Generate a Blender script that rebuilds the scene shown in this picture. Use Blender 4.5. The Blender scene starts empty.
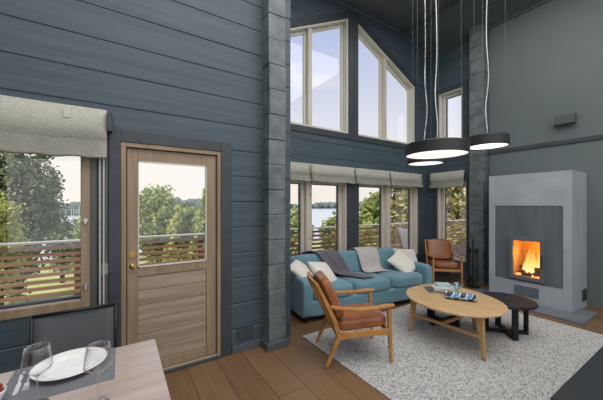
import bpy, bmesh, math, random
from mathutils import Vector, Matrix
R = math.radians
sc = bpy.context.scene
COL = sc.collection
random.seed(7)

# ------------------------------------------------------------------ materials
def new_mat(name):
    m = bpy.data.materials.new(name); m.use_nodes = True
    nt = m.node_tree
    return m, nt, nt.nodes['Principled BSDF']

def N(nt, t, **kw):
    n = nt.nodes.new(t)
    for k, v in kw.items():
        if k in n.inputs.keys(): n.inputs[k].default_value = v
        else: setattr(n, k, v)
    return n

def c4(c): return (c[0], c[1], c[2], 1)

def mat_noise(name, c1, c2, scale=(8, 8, 8), detail=5, rough=.6, bump=.0, bdist=.01, metal=0, spec=.5, lo=.3, hi=.7, sheen=0, coat=0):
    m, nt, b = new_mat(name)
    tc = N(nt, 'ShaderNodeTexCoord'); mp = N(nt, 'ShaderNodeMapping'); mp.inputs['Scale'].default_value = scale
    nz = N(nt, 'ShaderNodeTexNoise', Scale=1.0, Detail=float(detail))
    cr = N(nt, 'ShaderNodeValToRGB')
    cr.color_ramp.elements[0].position = lo; cr.color_ramp.elements[1].position = hi
    cr.color_ramp.elements[0].color = c4(c1); cr.color_ramp.elements[1].color = c4(c2)
    L = nt.links.new
    L(tc.outputs['Object'], mp.inputs[0]); L(mp.outputs[0], nz.inputs['Vector']); L(nz.outputs[0], cr.inputs[0])
    L(cr.outputs[0], b.inputs['Base Color'])
    b.inputs['Roughness'].default_value = rough; b.inputs['Metallic'].default_value = metal
    b.inputs['Specular IOR Level'].default_value = spec
    if sheen: b.inputs['Sheen Weight'].default_value = sheen
    if coat: b.inputs['Coat Weight'].default_value = coat; b.inputs['Coat Roughness'].default_value = .2
    if bump:
        bp = N(nt, 'ShaderNodeBump', Strength=bump, Distance=bdist)
        L(nz.outputs[0], bp.inputs['Height']); L(bp.outputs[0], b.inputs['Normal'])
    return m

def mat_planks(name, cols, width, length, axis='Y', rough=.45, coord='Object', grain=.25, gap=(.02, .013, .008), mortar=.004, bump=.25):
    """boards running along an axis: brick pattern gives each board its own tone"""
    m, nt, b = new_mat(name); L = nt.links.new
    tc = N(nt, 'ShaderNodeTexCoord'); mp = N(nt, 'ShaderNodeMapping')
    if axis == 'Y': mp.inputs['Rotation'].default_value = (0, 0, R(90))
    br = N(nt, 'ShaderNodeTexBrick', Scale=1.0)
    br.inputs['Brick Width'].default_value = length; br.inputs['Row Height'].default_value = width
    br.inputs['Mortar Size'].default_value = mortar; br.inputs['Mortar Smooth'].default_value = .2
    br.inputs['Color1'].default_value = (0, 0, 0, 1); br.inputs['Color2'].default_value = (1, 1, 1, 1); br.inputs['Mortar'].default_value = (.5, .5, .5, 1)
    br.offset = .37
    L(tc.outputs[coord], mp.inputs[0]); L(mp.outputs[0], br.inputs['Vector'])
    m2 = N(nt, 'ShaderNodeMapping'); m2.inputs['Scale'].default_value = (1.6, 26, 26)
    L(mp.outputs[0], m2.inputs[0])
    nz = N(nt, 'ShaderNodeTexNoise', Scale=1.0, Detail=6.0, Roughness=.6); L(m2.outputs[0], nz.inputs['Vector'])
    mx = N(nt, 'ShaderNodeMath', operation='MULTIPLY_ADD'); mx.inputs[1].default_value = grain * 2
    ad = N(nt, 'ShaderNodeMath', operation='MULTIPLY'); ad.inputs[1].default_value = 1 - grain
    L(br.outputs['Color'], ad.inputs[0]); L(nz.outputs[0], mx.inputs[0]); L(ad.outputs[0], mx.inputs[2])
    cr = N(nt, 'ShaderNodeValToRGB'); cr.color_ramp.elements[0].position = .1; cr.color_ramp.elements[1].position = 1
    cr.color_ramp.elements[0].color = c4(cols[0]); cr.color_ramp.elements[1].color = c4(cols[1])
    L(mx.outputs[0], cr.inputs[0])
    mg = N(nt, 'ShaderNodeMix', data_type='RGBA'); mg.inputs[7].default_value = c4(gap)
    L(br.outputs['Fac'], mg.inputs[0]); L(cr.outputs[0], mg.inputs[6]); L(mg.outputs[2], b.inputs['Base Color'])
    b.inputs['Roughness'].default_value = rough
    bp = N(nt, 'ShaderNodeBump', Strength=bump, Distance=.004); bp.invert = True
    L(br.outputs['Fac'], bp.inputs['Height']); L(bp.outputs[0], b.inputs['Normal'])
    return m

def mat_plain(name, c, rough=.5, metal=0, spec=.5):
    return mat_noise(name, [x * .93 for x in c], [min(1, x * 1.05) for x in c], (14, 14, 14), 3, rough, metal=metal, spec=spec)

def mat_emit(name, c, s):
    m = bpy.data.materials.new(name); m.use_nodes = True; nt = m.node_tree
    b = nt.nodes['Principled BSDF']
    b.inputs['Base Color'].default_value = c4((.8, .8, .8)); b.inputs['Emission Color'].default_value = c4(c); b.inputs['Emission Strength'].default_value = s
    return m

def mat_glass(name, tint=(1, 1, 1), base=.04, edge=.96, rough=0.0, power=5.0):
    m = bpy.data.materials.new(name); m.use_nodes = True; nt = m.node_tree; L = nt.links.new
    nt.nodes.remove(nt.nodes['Principled BSDF'])
    out = nt.nodes['Material Output']
    tr = N(nt, 'ShaderNodeBsdfTransparent'); tr.inputs[0].default_value = c4(tint)
    gl = N(nt, 'ShaderNodeBsdfGlossy'); gl.inputs['Roughness'].default_value = rough
    lw = N(nt, 'ShaderNodeLayerWeight', Blend=.5)
    pw = N(nt, 'ShaderNodeMath', operation='POWER'); pw.inputs[1].default_value = power
    ma = N(nt, 'ShaderNodeMath', operation='MULTIPLY_ADD'); ma.inputs[1].default_value = edge; ma.inputs[2].default_value = base
    mx = N(nt, 'ShaderNodeMixShader')
    L(lw.outputs['Facing'], pw.inputs[0]); L(pw.outputs[0], ma.inputs[0]); L(ma.outputs[0], mx.inputs[0])
    L(tr.outputs[0], mx.inputs[1]); L(gl.outputs[0], mx.inputs[2]); L(mx.outputs[0], out.inputs[0])
    return m

M = {}
M['log'] = mat_noise('painted_log', (.045, .070, .091), (.068, .099, .123), (1.2, 7, 22), 6, .55, .25, .006)
M['logB'] = mat_noise('painted_log_side', (.045, .070, .091), (.068, .099, .123), (7, 1.2, 22), 6, .55, .25, .006)
M['logend'] = mat_noise('painted_log_end', (.085, .108, .118), (.175, .200, .205), (7, 7, 7), 6, .6, .35, .008)
M['trim_dark'] = mat_noise('dark_trim_paint', (.034, .043, .053), (.050, .060, .070), (4, 4, 14), 4, .5, .1, .004)
M['wall_smooth'] = mat_noise('grey_board_wall', (.112, .138, .143), (.132, .158, .162), (.8, .8, .8), 3, .6)
M['ceil'] = mat_planks('ceiling_boards', ((.078, .095, .110), (.100, .118, .134)), .12, 4.5, 'Y', .6, grain=.3, gap=(.015, .018, .02))
M['cornice'] = mat_plain('cornice_paint', (.085, .10, .11), .5)
M['floor'] = mat_planks('oak_floor', ((.105, .060, .028), (.215, .125, .064)), .27, 5.5, 'Y', .36, grain=.5, gap=(.04, .024, .013), mortar=.003)
M['pine'] = mat_noise('weathered_pine', (.245, .175, .112), (.355, .262, .172), (22, 22, 1.6), 6, .5, .15, .003)
M['pine_h'] = mat_noise('weathered_pine_board', (.27, .212, .155), (.40, .32, .232), (1.6, 22, 26), 6, .5, .15, .003)
M['sash'] = mat_noise('pale_sash_wood', (.50, .46, .39), (.66, .61, .52), (18, 18, 1.4), 5, .5, .1, .003)
M['sash_white'] = mat_noise('cream_sash_paint', (.55, .54, .49), (.68, .66, .60), (18, 18, 1.4), 4, .45)
M['glass'] = mat_glass('window_glass')
M['stemglass'] = mat_glass('clear_wine_glass', (.985, .99, .99), .02, .9, 0, 3.6)
M['blueglass'] = mat_glass('pale_blue_glass', (.70, .90, .94), .14, .8, .02, 3.0)
M['blind'] = mat_noise('linen_blind', (.35, .355, .305), (.50, .50, .43), (40, 40, 160), 4, .9, .3, .003)
M['tape'] = mat_plain('blind_tape', (.55, .56, .50), .9)
M['cord'] = mat_plain('cord_grey', (.55, .56, .54), .7)
M['brass'] = mat_plain('brass', (.55, .36, .10), .3, 1)
M['steel'] = mat_plain('steel', (.5, .5, .5), .3, 1)
M['cutlery'] = mat_plain('satin_cutlery_steel', (.82, .82, .82), .42, .7)
M['casing_grey'] = mat_noise('olive_grey_casing', (.075, .085, .082), (.105, .115, .110), (14, 14, 2), 4, .5)
M['sofa'] = mat_noise('blue_sofa_fabric', (.100, .225, .285), (.155, .300, .365), (120, 120, 120), 3, .9, .35, .002, sheen=.3)
M['pillow'] = mat_noise('white_cotton', (.66, .64, .58), (.80, .78, .72), (60, 60, 60), 3, .9, .3, .003)
M['pillow2'] = mat_noise('grey_cotton', (.52, .50, .48), (.68, .66, .63), (60, 60, 60), 3, .9, .3, .003)
M['throw_p'] = mat_noise('plum_grey_wool', (.085, .078, .098), (.15, .135, .16), (90, 90, 90), 4, .95, .5, .004, sheen=.3)
M['throw_g'] = mat_noise('pale_grey_wool', (.40, .37, .37), (.56, .53, .52), (80, 80, 80), 4, .95, .5, .004, sheen=.3)
M['leather'] = mat_noise('cognac_leather', (.20, .066, .022), (.38, .135, .047), (6, 6, 6), 6, .36, .12, .006)
M['leather2'] = mat_noise('cognac_leather_aged', (.24, .078, .030), (.34, .115, .045), (5, 5, 5), 6, .36, .12, .006)
M['chairwood'] = mat_noise('oiled_oak_frame', (.37, .160, .040), (.52, .25, .072), (14, 14, 14), 5, .42, .08, .002)
M['oaktop'] = mat_noise('pale_oak_top', (.50, .315, .15), (.64, .43, .225), (30, 2.4, 30), 6, .38, .05, .002)
M['oakleg'] = mat_noise('pale_oak_leg', (.42, .235, .095), (.56, .335, .15), (26, 26, 3), 5, .4, .05, .002)
M['black'] = mat_noise('black_stained_wood', (.016, .019, .025), (.030, .034, .042), (20, 3, 20), 5, .62, .1, .002, spec=.12)
M['benchblack'] = mat_noise('black_satin', (.012, .016, .020), (.018, .023, .028), (4, 4, 4), 3, .5)
M['blackmetal'] = mat_plain('black_metal', (.012, .013, .014), .45, .3)
M['tabletop'] = mat_noise('greyed_beech_top', (.38, .305, .262), (.48, .40, .36), (1.2, 22, 22), 5, .28, .03, .002)
M['placemat'] = mat_noise('woven_placemat', (.085, .095, .105), (.23, .24, .255), (420, 420, 420), 2, .7, .3, .002)
M['porcelain'] = mat_plain('white_porcelain', (.80, .80, .79), .15)
M['chairmesh'] = mat_noise('grey_mesh_fabric', (.075, .083, .092), (.115, .125, .135), (300, 300, 300), 2, .7)
M['concrete'] = mat_noise('grey_concrete', (.30, .325, .36), (.405, .435, .475), (3, 3, 3), 7, .75, .12, .006, lo=.25, hi=.75)
M['slate'] = mat_noise('dark_stone_panel', (.092, .108, .128), (.130, .149, .172), (9, 9, 1.2), 6, .55, .08, .003)
M['stoveframe'] = mat_plain('stove_door_metal', (.20, .205, .21), .4, .5)
M['hearth'] = mat_noise('hearth_slab', (.13, .145, .165), (.19, .205, .225), (5, 5, 5), 5, .35, .05, .003)
M['firebrick'] = mat_plain('vermiculite_lining', (.55, .35, .16), .9)
M['bark'] = mat_noise('charred_log', (.03, .015, .008), (.16, .07, .03), (18, 18, 18), 5, .9, .6, .01)
M['fixture'] = mat_plain('fixture_grey', (.075, .09, .095), .4)
M['fixture_light'] = mat_plain('fixture_side', (.35, .40, .41), .4)
M['drum'] = mat_plain('pendant_black', (.020, .021, .023), .5)
M['diffuser'] = mat_emit('pendant_diffuser', (1.0, .92, .80), 1.5)
M['diffuser2'] = mat_emit('pendant_diffuser_pale', (1.0, .93, .86), 1.0)
M['wire'] = mat_plain('steel_wire', (.12, .13, .14), .5, .3)
M['flex'] = mat_plain('white_flex', (.72, .74, .74), .5)
M['deck'] = mat_planks('deck_boards', ((.20, .15, .11), (.34, .27, .20)), .12, 4, 'X', .8, grain=.3)
M['slat'] = mat_noise('railing_slat_wood', (.30, .185, .12), (.48, .31, .21), (1.2, 14, 20), 5, .8, .15, .004)
M['rail'] = mat_plain('handrail_grey', (.50, .49, .47), .6)
M['grass'] = mat_noise('lawn', (.26, .33, .09), (.52, .54, .22), (.35, .35, .35), 8, .95)
M['lake'] = mat_noise('lake_water', (.42, .50, .58), (.52, .60, .66), (.02, .15, 1), 5, .25, .05, .1)
M['trunk'] = mat_noise('tree_bark', (.05, .038, .028), (.11, .085, .06), (9, 9, 2), 5, .95, .5, .02)
def leafmat(n, a, b):
    m, nt, p = new_mat(n); L = nt.links.new
    tc = N(nt, 'ShaderNodeTexCoord'); nz = N(nt, 'ShaderNodeTexNoise', Scale=.9, Detail=4.0); wn = N(nt, 'ShaderNodeTexWhiteNoise')
    gi = N(nt, 'ShaderNodeNewGeometry'); L(gi.outputs['Random Per Island'], wn.inputs['Vector'])
    ad = N(nt, 'ShaderNodeMath', operation='MULTIPLY_ADD'); ad.inputs[1].default_value = .45
    L(tc.outputs['Object'], nz.inputs['Vector']); L(wn.outputs['Value'], ad.inputs[0]); L(nz.outputs[0], ad.inputs[2])
    cr = N(nt, 'ShaderNodeValToRGB'); cr.color_ramp.elements[0].position = .45; cr.color_ramp.elements[1].position = 1.0
    cr.color_ramp.elements[0].color = c4(a); cr.color_ramp.elements[1].color = c4(b)
    L(ad.outputs[0], cr.inputs[0]); L(cr.outputs[0], p.inputs['Base Color'])
    p.inputs['Roughness'].default_value = .7; p.inputs['Specular IOR Level'].default_value = .2
    out = nt.nodes['Material Output']; tl = N(nt, 'ShaderNodeBsdfTranslucent'); mx = N(nt, 'ShaderNodeMixShader'); mx.inputs[0].default_value = .35
    L(cr.outputs[0], tl.inputs[0]); L(p.outputs[0], mx.inputs[1]); L(tl.outputs[0], mx.inputs[2]); L(mx.outputs[0], out.inputs[0])
    return m
M['leaf_dark'] = leafmat('dark_green_leaves', (.11, .15, .095), (.33, .38, .23))
M['leaf_mid'] = leafmat('green_leaves', (.20, .28, .09), (.50, .56, .24))
M['leaf_yellow'] = leafmat('yellow_green_leaves', (.34, .38, .12), (.68, .68, .28))
M['leaf_autumn'] = leafmat('olive_autumn_leaves', (.19, .21, .08), (.58, .52, .24))
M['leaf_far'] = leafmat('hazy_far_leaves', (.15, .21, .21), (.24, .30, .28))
M['white_boat'] = mat_plain('white_boat_paint', (.78, .74, .72), .4)
M['jetty'] = mat_plain('jetty_timber', (.45, .36, .32), .8)
M['redroof'] = mat_plain('dull_red_roof', (.22, .09, .08), .8)
M['redwall'] = mat_plain('boathouse_wall', (.30, .22, .20), .8)
M['apple'] = mat_noise('dark_red_skin', (.16, .012, .010), (.30, .04, .02), (20, 20, 20), 4, .3)
M['cover_dark'] = mat_plain('dark_cover', (.09, .11, .14), .4)
M['cover_white'] = mat_plain('white_cover', (.62, .62, .60), .4)
M['cover_blue'] = mat_plain('pale_blue_cover', (.48, .63, .66), .4)
M['paper'] = mat_plain('page_edges', (.66, .60, .52), .8)
M['canvas'] = mat_plain('white_canvas', (.92, .91, .89), .8)
M['outlet'] = mat_plain('outlet_dark', (.05, .055, .065), .4)
M['switch'] = mat_plain('switch_grey', (.28, .28, .26), .4)

def fire_mat(name, s):
    m = bpy.data.materials.new(name); m.use_nodes = True; nt = m.node_tree; L = nt.links.new
    b = nt.nodes['Principled BSDF']; nt.nodes.remove(b); out = nt.nodes['Material Output']
    tc = N(nt, 'ShaderNodeTexCoord'); sx = N(nt, 'ShaderNodeSeparateXYZ'); cr = N(nt, 'ShaderNodeValToRGB')
    e = cr.color_ramp.elements; e[0].position = 0; e[0].color = (1, .78, .34, 1); e[1].position = 1; e[1].color = (.85, .22, .02, 1)
    k = e.new(.45); k.color = (1, .55, .12, 1)
    em = N(nt, 'ShaderNodeEmission', Strength=s); lw = N(nt, 'ShaderNodeLayerWeight', Blend=.4); tr = N(nt, 'ShaderNodeBsdfTransparent'); mx = N(nt, 'ShaderNodeMixShader')
    L(tc.outputs['Generated'], sx.inputs[0]); L(sx.outputs[2], cr.inputs[0]); L(cr.outputs[0], em.inputs[0])
    L(lw.outputs['Facing'], mx.inputs[0]); L(em.outputs[0], mx.inputs[1]); L(tr.outputs[0], mx.inputs[2]); L(mx.outputs[0], out.inputs[0])
    return m
M['flame'] = fire_mat('flame', 1.35)
M['ember'] = mat_emit('glowing_ember', (1, .30, .05), 1.6)

# patterned platter
def plat():
    m, nt, b = new_mat('blue_striped_glaze'); L = nt.links.new
    tc = N(nt, 'ShaderNodeTexCoord'); wv = N(nt, 'ShaderNodeTexWave', Scale=2.4, Distortion=1.5); mp = N(nt, 'ShaderNodeMapping'); mp.inputs['Rotation'].default_value = (0, 0, R(20))
    nz = N(nt, 'ShaderNodeTexNoise', Scale=9.0); cr = N(nt, 'ShaderNodeValToRGB'); cr.color_ramp.interpolation = 'CONSTANT'
    e = cr.color_ramp.elements; e[0].color = (.03, .045, .07, 1); e[1].position = .42; e[1].color = (.75, .78, .78, 1); k = e.new(.72); k.color = (.10, .26, .46, 1)
    L(tc.outputs['Object'], mp.inputs[0]); L(mp.outputs[0], wv.inputs['Vector']); L(wv.outputs[1], cr.inputs[0]); L(cr.outputs[0], b.inputs['Base Color'])
    b.inputs['Roughness'].default_value = .15
    return m
M['platter'] = plat()

# rug: flecked wool
def rugmat():
    m, nt, b = new_mat('flecked_wool'); L = nt.links.new
    tc = N(nt, 'ShaderNodeTexCoord'); mp = N(nt, 'ShaderNodeMapping'); mp.inputs['Scale'].default_value = (48, 92, 50)
    nz = N(nt, 'ShaderNodeTexNoise', Scale=1.0, Detail=3.0, Roughness=.7)
    cr = N(nt, 'ShaderNodeValToRGB'); e = cr.color_ramp.elements
    e[0].position = .31; e[0].color = (.07, .07, .072, 1); e[1].position = .60; e[1].color = (.62, .62, .61, 1)
    k = e.new(.46); k.color = (.40, .40, .395, 1)
    L(tc.outputs['Object'], mp.inputs[0]); L(mp.outputs[0], nz.inputs['Vector']); L(nz.outputs[0], cr.inputs[0]); L(cr.outputs[0], b.inputs['Base Color'])
    b.inputs['Roughness'].default_value = .95; b.inputs['Specular IOR Level'].default_value = .1
    bp = N(nt, 'ShaderNodeBump', Strength=.7, Distance=.012); L(nz.outputs[0], bp.inputs['Height']); L(bp.outputs[0], b.inputs['Normal'])
    return m
M['rug'] = rugmat()

# ------------------------------------------------------------------ geometry helpers
class MB:
    def __init__(s): s.bm = bmesh.new()
    def box(s, x0, x1, y0, y1, z0, z1, mat=None):
        vs = [s.bm.verts.new(Vector(p) if mat is None else mat @ Vector(p)) for p in
              ((x0,y0,z0),(x1,y0,z0),(x1,y1,z0),(x0,y1,z0),(x0,y0,z1),(x1,y0,z1),(x1,y1,z1),(x0,y1,z1))]
        for f in ((0,3,2,1),(4,5,6,7),(0,1,5,4),(1,2,6,5),(2,3,7,6),(3,0,4,7)): s.bm.faces.new([vs[i] for i in f])
        return s
    def bar(s, p, q, w, h, w2=None, h2=None, up=(0,0,1)):
        """tapered square bar from p to q"""
        p, q = Vector(p), Vector(q); d = (q-p).normalized(); u = Vector(up)
        if abs(d.dot(u)) > .95: u = Vector((1,0,0))
        a = d.cross(u).normalized(); b = a.cross(d).normalized()
        w2 = w if w2 is None else w2; h2 = h if h2 is None else h2
        A = [s.bm.verts.new(p + a*i*w/2 + b*j*h/2) for i, j in ((-1,-1),(1,-1),(1,1),(-1,1))]
        B = [s.bm.verts.new(q + a*i*w2/2 + b*j*h2/2) for i, j in ((-1,-1),(1,-1),(1,1),(-1,1))]
        s.bm.faces.new(A[::-1]); s.bm.faces.new(B)
        for i in range(4): s.bm.faces.new((A[i], A[(i+1)%4], B[(i+1)%4], B[i]))
        return s
    def sweep(s, pts, sec, up=(0,0,1)):
        """sweep rectangular sections [(w,h)] or radius along points; sec: list of (w,h)"""
        pts = [Vector(p) for p in pts]; rings = []
        for i, p in enumerate(pts):
            d = (pts[min(i+1, len(pts)-1)] - pts[max(i-1, 0)]).normalized(); u = Vector(up)
            a = d.cross(u).normalized(); b = a.cross(d).normalized()
            w, h = sec[i] if isinstance(sec, list) else sec
            rings.append([s.bm.verts.new(p + a*x*w/2 + b*y*h/2) for x, y in ((-1,-1),(1,-1),(1,1),(-1,1))])
        s.bm.faces.new(rings[0][::-1]); s.bm.faces.new(rings[-1])
        for A, B in zip(rings, rings[1:]):
            for i in range(4): s.bm.faces.new((A[i], A[(i+1)%4], B[(i+1)%4], B[i]))
        return s
    def tube(s, pts, r, n=8):
        pts = [Vector(p) for p in pts]; rings = []
        for i, p in enumerate(pts):
            d = (pts[min(i+1, len(pts)-1)] - pts[max(i-1, 0)]).normalized()
            u = Vector((0,0,1)) if abs(d.z) < .9 else Vector((1,0,0))
            a = d.cross(u).normalized(); b = d.cross(a).normalized()
            rr = r[i] if isinstance(r, (list, tuple)) else r
            rings.append([s.bm.verts.new(p + (a*math.cos(2*math.pi*k/n) + b*math.sin(2*math.pi*k/n))*rr) for k in range(n)])
        s.bm.faces.new(rings[0]); s.bm.faces.new(rings[-1][::-1])
        for A, B in zip(rings, rings[1:]):
            for i in range(n): s.bm.faces.new((A[i], B[i], B[(i+1)%n], A[(i+1)%n]))
        return s
    def lathe(s, prof, n=32, c=(0,0,0), closed=False):
        rings = []
        for r, z in prof:
            if r < 1e-5: rings.append([s.bm.verts.new((c[0], c[1], c[2]+z))])
            else: rings.append([s.bm.verts.new((c[0]+r*math.cos(2*math.pi*k/n), c[1]+r*math.sin(2*math.pi*k/n), c[2]+z)) for k in range(n)])
        pairs = list(zip(rings, rings[1:]))
        if closed: pairs.append((rings[-1], rings[0]))
        for A, B in pairs:
            for i in range(n):
                if len(A) == 1 and len(B) == 1: continue
                if len(A) == 1: s.bm.faces.new((A[0], B[(i+1)%n], B[i]))
                elif len(B) == 1: s.bm.faces.new((A[i], A[(i+1)%n], B[0]))
                else: s.bm.faces.new((A[i], A[(i+1)%n], B[(i+1)%n], B[i]))
        return s
    def prism(s, poly, t, f):
        """poly of 2D points; f(a,b,h) -> 3D; t=(h0,h1)"""
        A = [s.bm.verts.new(f(a, b, t[0])) for a, b in poly]; B = [s.bm.verts.new(f(a, b, t[1])) for a, b in poly]
        s.bm.faces.new(A[::-1]); s.bm.faces.new(B); n = len(poly)
        for i in range(n): s.bm.faces.new((A[i], A[(i+1)%n], B[(i+1)%n], B[i]))
        return s
    def superbox(s, c, size, p=5, n=10, mat=None, fn=None):
        """puffy box: superellipsoid"""
        V = {}
        def v(x, y, z):
            k = (round(x,5), round(y,5), round(z,5))
            if k not in V:
                q = (abs(x)**p + abs(y)**p + abs(z)**p) ** (1/p)
                P = Vector((x/q*size[0]/2, y/q*size[1]/2, z/q*size[2]/2))
                if fn: P = fn(P)
                P = P + Vector(c)
                V[k] = s.bm.verts.new(mat @ P if mat else P)
            return V[k]
        g = [-1 + 2*i/n for i in range(n+1)]
        for ax in range(3):
            for sg in (-1, 1):
                for i in range(n):
                    for j in range(n):
                        q = []
                        for a, b in ((g[i],g[j]),(g[i+1],g[j]),(g[i+1],g[j+1]),(g[i],g[j+1])):
                            t = [a, b]; t.insert(ax, sg); q.append(v(*t))
                        s.bm.faces.new(q)
        return s
    def pillow(s, w, h, th, n=14):
        V = {}
        for sg in (-1, 1):
            for i in range(n+1):
                for j in range(n+1):
                    x, y = -1+2*i/n, -1+2*j/n
                    e = max(0, (1-x**2)*(1-y**2))
                    zz = sg*th/2*(e**.42)
                    px = x*w/2*(1-.10*(1-y*y)*abs(x)**3); py = y*h/2*(1-.10*(1-x*x)*abs(y)**3)
                    edge = i in (0,n) or j in (0,n)
                    k = (i,j,0 if edge else sg)
                    if k not in V: V[k] = s.bm.verts.new((px, py, 0 if edge else zz))
            for i in range(n):
                for j in range(n):
                    q = []
                    for a, b in ((i,j),(i+1,j),(i+1,j+1),(i,j+1)):
                        q.append(V[(a,b,0 if (a in (0,n) or b in (0,n)) else sg)])
                    s.bm.faces.new(q)
        return s
    def build(s, name, mat, parent=None, bevel=0, smooth=False, seg=2, sub=0, solid=0, loc=None, rot=None):
        bmesh.ops.recalc_face_normals(s.bm, faces=s.bm.faces[:])
        me = bpy.data.meshes.new(name); s.bm.to_mesh(me); s.bm.free()
        me.materials.append(M[mat] if isinstance(mat, str) else mat)
        if smooth:
            for p in me.polygons: p.use_smooth = True
        o = bpy.data.objects.new(name, me); COL.objects.link(o)
        if parent is not None: o.parent = parent
        if loc: o.location = loc
        if rot: o.rotation_euler = rot
        if solid:
            md = o.modifiers.new('solid', 'SOLIDIFY'); md.thickness = solid; md.offset = 0
        if bevel:
            md = o.modifiers.new('bevel', 'BEVEL'); md.width = bevel; md.segments = seg; md.limit_method = 'ANGLE'; md.angle_limit = R(40)
        if sub:
            md = o.modifiers.new('sub', 'SUBSURF'); md.levels = sub; md.render_levels = sub
        return o

def B(*a): return MB().box(*a)
def tag(o, label=None, cat=None, group=None, kind=None):
    if label: o['label'] = label
    if cat: o['category'] = cat
    if group: o['group'] = group
    if kind: o['kind'] = kind
    return o
def thing(name, label, cat, loc=(0,0,0), rz=0, group=None):
    o = bpy.data.objects.new(name, None); COL.objects.link(o); o.empty_display_size = .1
    o.location = loc; o.rotation_euler = (0, 0, rz)
    return tag(o, label, cat, group)
def struct(o, label=None): return tag(o, label, None, None, 'structure')
def copy_tree(o, parent=None):
    c = o.copy(); COL.objects.link(c)
    if parent is not None: c.parent = parent
    for ch in [x for x in o.children]: copy_tree(ch, c)
    return c

# ------------------------------------------------------------------ room shell
WA, WL, WB = 2.9, 4.05, 6.1        # left wall face, window wall face, right wall face
CH = 5.31
def joints(off, z0, z1, pitch=.27):
    k = math.ceil((z0 - off)/pitch); out = []
    while off + k*pitch < z1 - .02:
        if off + k*pitch > z0 + .02: out.append(off + k*pitch)
        k += 1
    return out

def log_wall(name, mat, u0, u1, z0, z1, f, thick, off, cutters=(), notch=.007):
    """logs along u with V joints on the room face; f(u,d,z) -> 3D, d=0 room face, d>0 into wall; cutters: polygons in (u,z)"""
    prof = [(0, z0)]
    for j in joints(off, z0, z1): prof += [(0, j-.011), (notch, j-.003), (notch, j+.003), (0, j+.011)]
    prof += [(0, z1), (thick, z1), (thick, z0)]
    m = MB(); A = [m.bm.verts.new(f(u0, d, z)) for d, z in prof]; Bv = [m.bm.verts.new(f(u1, d, z)) for d, z in prof]
    m.bm.faces.new(A[::-1]); m.bm.faces.new(Bv)
    for i in range(len(prof)):
        k = (i+1) % len(prof); m.bm.faces.new((A[i], A[k], Bv[k], Bv[i]))
    o = m.build(name, mat)
    for poly in cutters:
        c = MB().prism(poly, (-.2, thick+.2), lambda a, b, h: f(a, h, b)).build('cutter_tmp', mat)
        md = o.modifiers.new('b', 'BOOLEAN'); md.operation = 'DIFFERENCE'; md.solver = 'EXACT'; md.object = c
        dg = bpy.context.evaluated_depsgraph_get(); dg.update()
        me = bpy.data.meshes.new_from_object(o.evaluated_get(dg)); old = o.data
        o.modifiers.clear(); o.data = me; bpy.data.meshes.remove(old); cm = c.data; bpy.data.objects.remove(c); bpy.data.meshes.remove(cm)
    o.data.name = name
    return struct(o)
def rect(u0, u1, z0, z1): return [(u0,z0),(u1,z0),(u1,z1),(u0,z1)]

struct(B(-2.6, 6.4, -3.2, 4.25, -.12, 0).build('floor', 'floor'))
cm = MB()
cm.prism([(-2.6, CH), (5.22, CH), (6.1, 5.03), (6.4, 5.03), (6.4, 5.5), (-2.6, 5.5)], (-3.2, 4.3), lambda a, b, h: (a, h, b))
struct(cm.build('ceiling', 'ceil'))

fA = lambda u, d, z: (u, WA+d, z)
fL = lambda u, d, z: (u, WL+d, z)
fB = lambda u, d, z: (WB+d, u, z)
LW = (-2.1, -.204, .72, 2.12); DR = (.012, .868, 0, 2.10)
log_wall('wall_left', 'log', -2.6, 1.70, 0, CH, fA, .2, 1.855, [rect(*LW), rect(DR[0], DR[1], -.2, DR[3])])
gz = lambda x: 5.15 - .48*abs(x-3.765)
W1 = (1.80, 3.61, .42, 2.02); W2 = (3.90, 5.77, .42, 2.02)
UL = [(1.88, 2.90), (3.65, 2.90), (3.65, gz(3.65)), (1.88, gz(1.88))]
UR = [(3.88, 2.90), (5.655, 2.90), (5.655, gz(5.655)), (3.88, gz(3.88))]
log_wall('wall_window', 'log', 1.44, 6.3, 0, CH, fL, .2, 1.855, [rect(*W1), rect(*W2), UL, UR])
NW = (3.14, 3.79, .36, 2.05); NU = (3.22, 3.76, 2.72, 4.06)
log_wall('wall_right', 'logB', 2.70, 4.06, 0, CH, fB, .2, 1.72, [rect(*NW), rect(*NU)])
# smooth panelled part of the right wall behind the fireplace
struct(B(6.1, 6.3, -3.2, 2.70, 0, CH).build('wall_fireplace', 'wall_smooth'))
struct(B(6.075, 6.1, -3.2, 2.74, 2.545, 2.615).build('trim_1', 'trim_dark', bevel=.004))
struct(B(-2.8, -2.6, -3.2, 3.1, 0, CH).build('wall_dining', 'log'))
struct(B(-2.8, 6.3, -3.4, -3.2, 0, CH).build('wall_back', 'wall_smooth'))
# crossing log wall (partition stub) and its log ends
def log_ends(name, x0, x1, y0, y1, off, jit=.006):
    m = MB(); js = [0] + joints(off, 0, CH) + [CH]
    for a, b in zip(js, js[1:]):
        dx, dy = random.uniform(-jit, jit), random.uniform(-jit, jit)
        m.box(x0+dx, x1+dx, y0+dy, y1, a+.001, b-.001)
    return struct(m.build(name, 'logend', bevel=.009))
log_ends('wall_partition', 1.335, 1.54, 2.73, 4.25, 1.72)
log_ends('wall_corner', 5.93, 6.098, 2.735, 3.0, 1.72)

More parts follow.
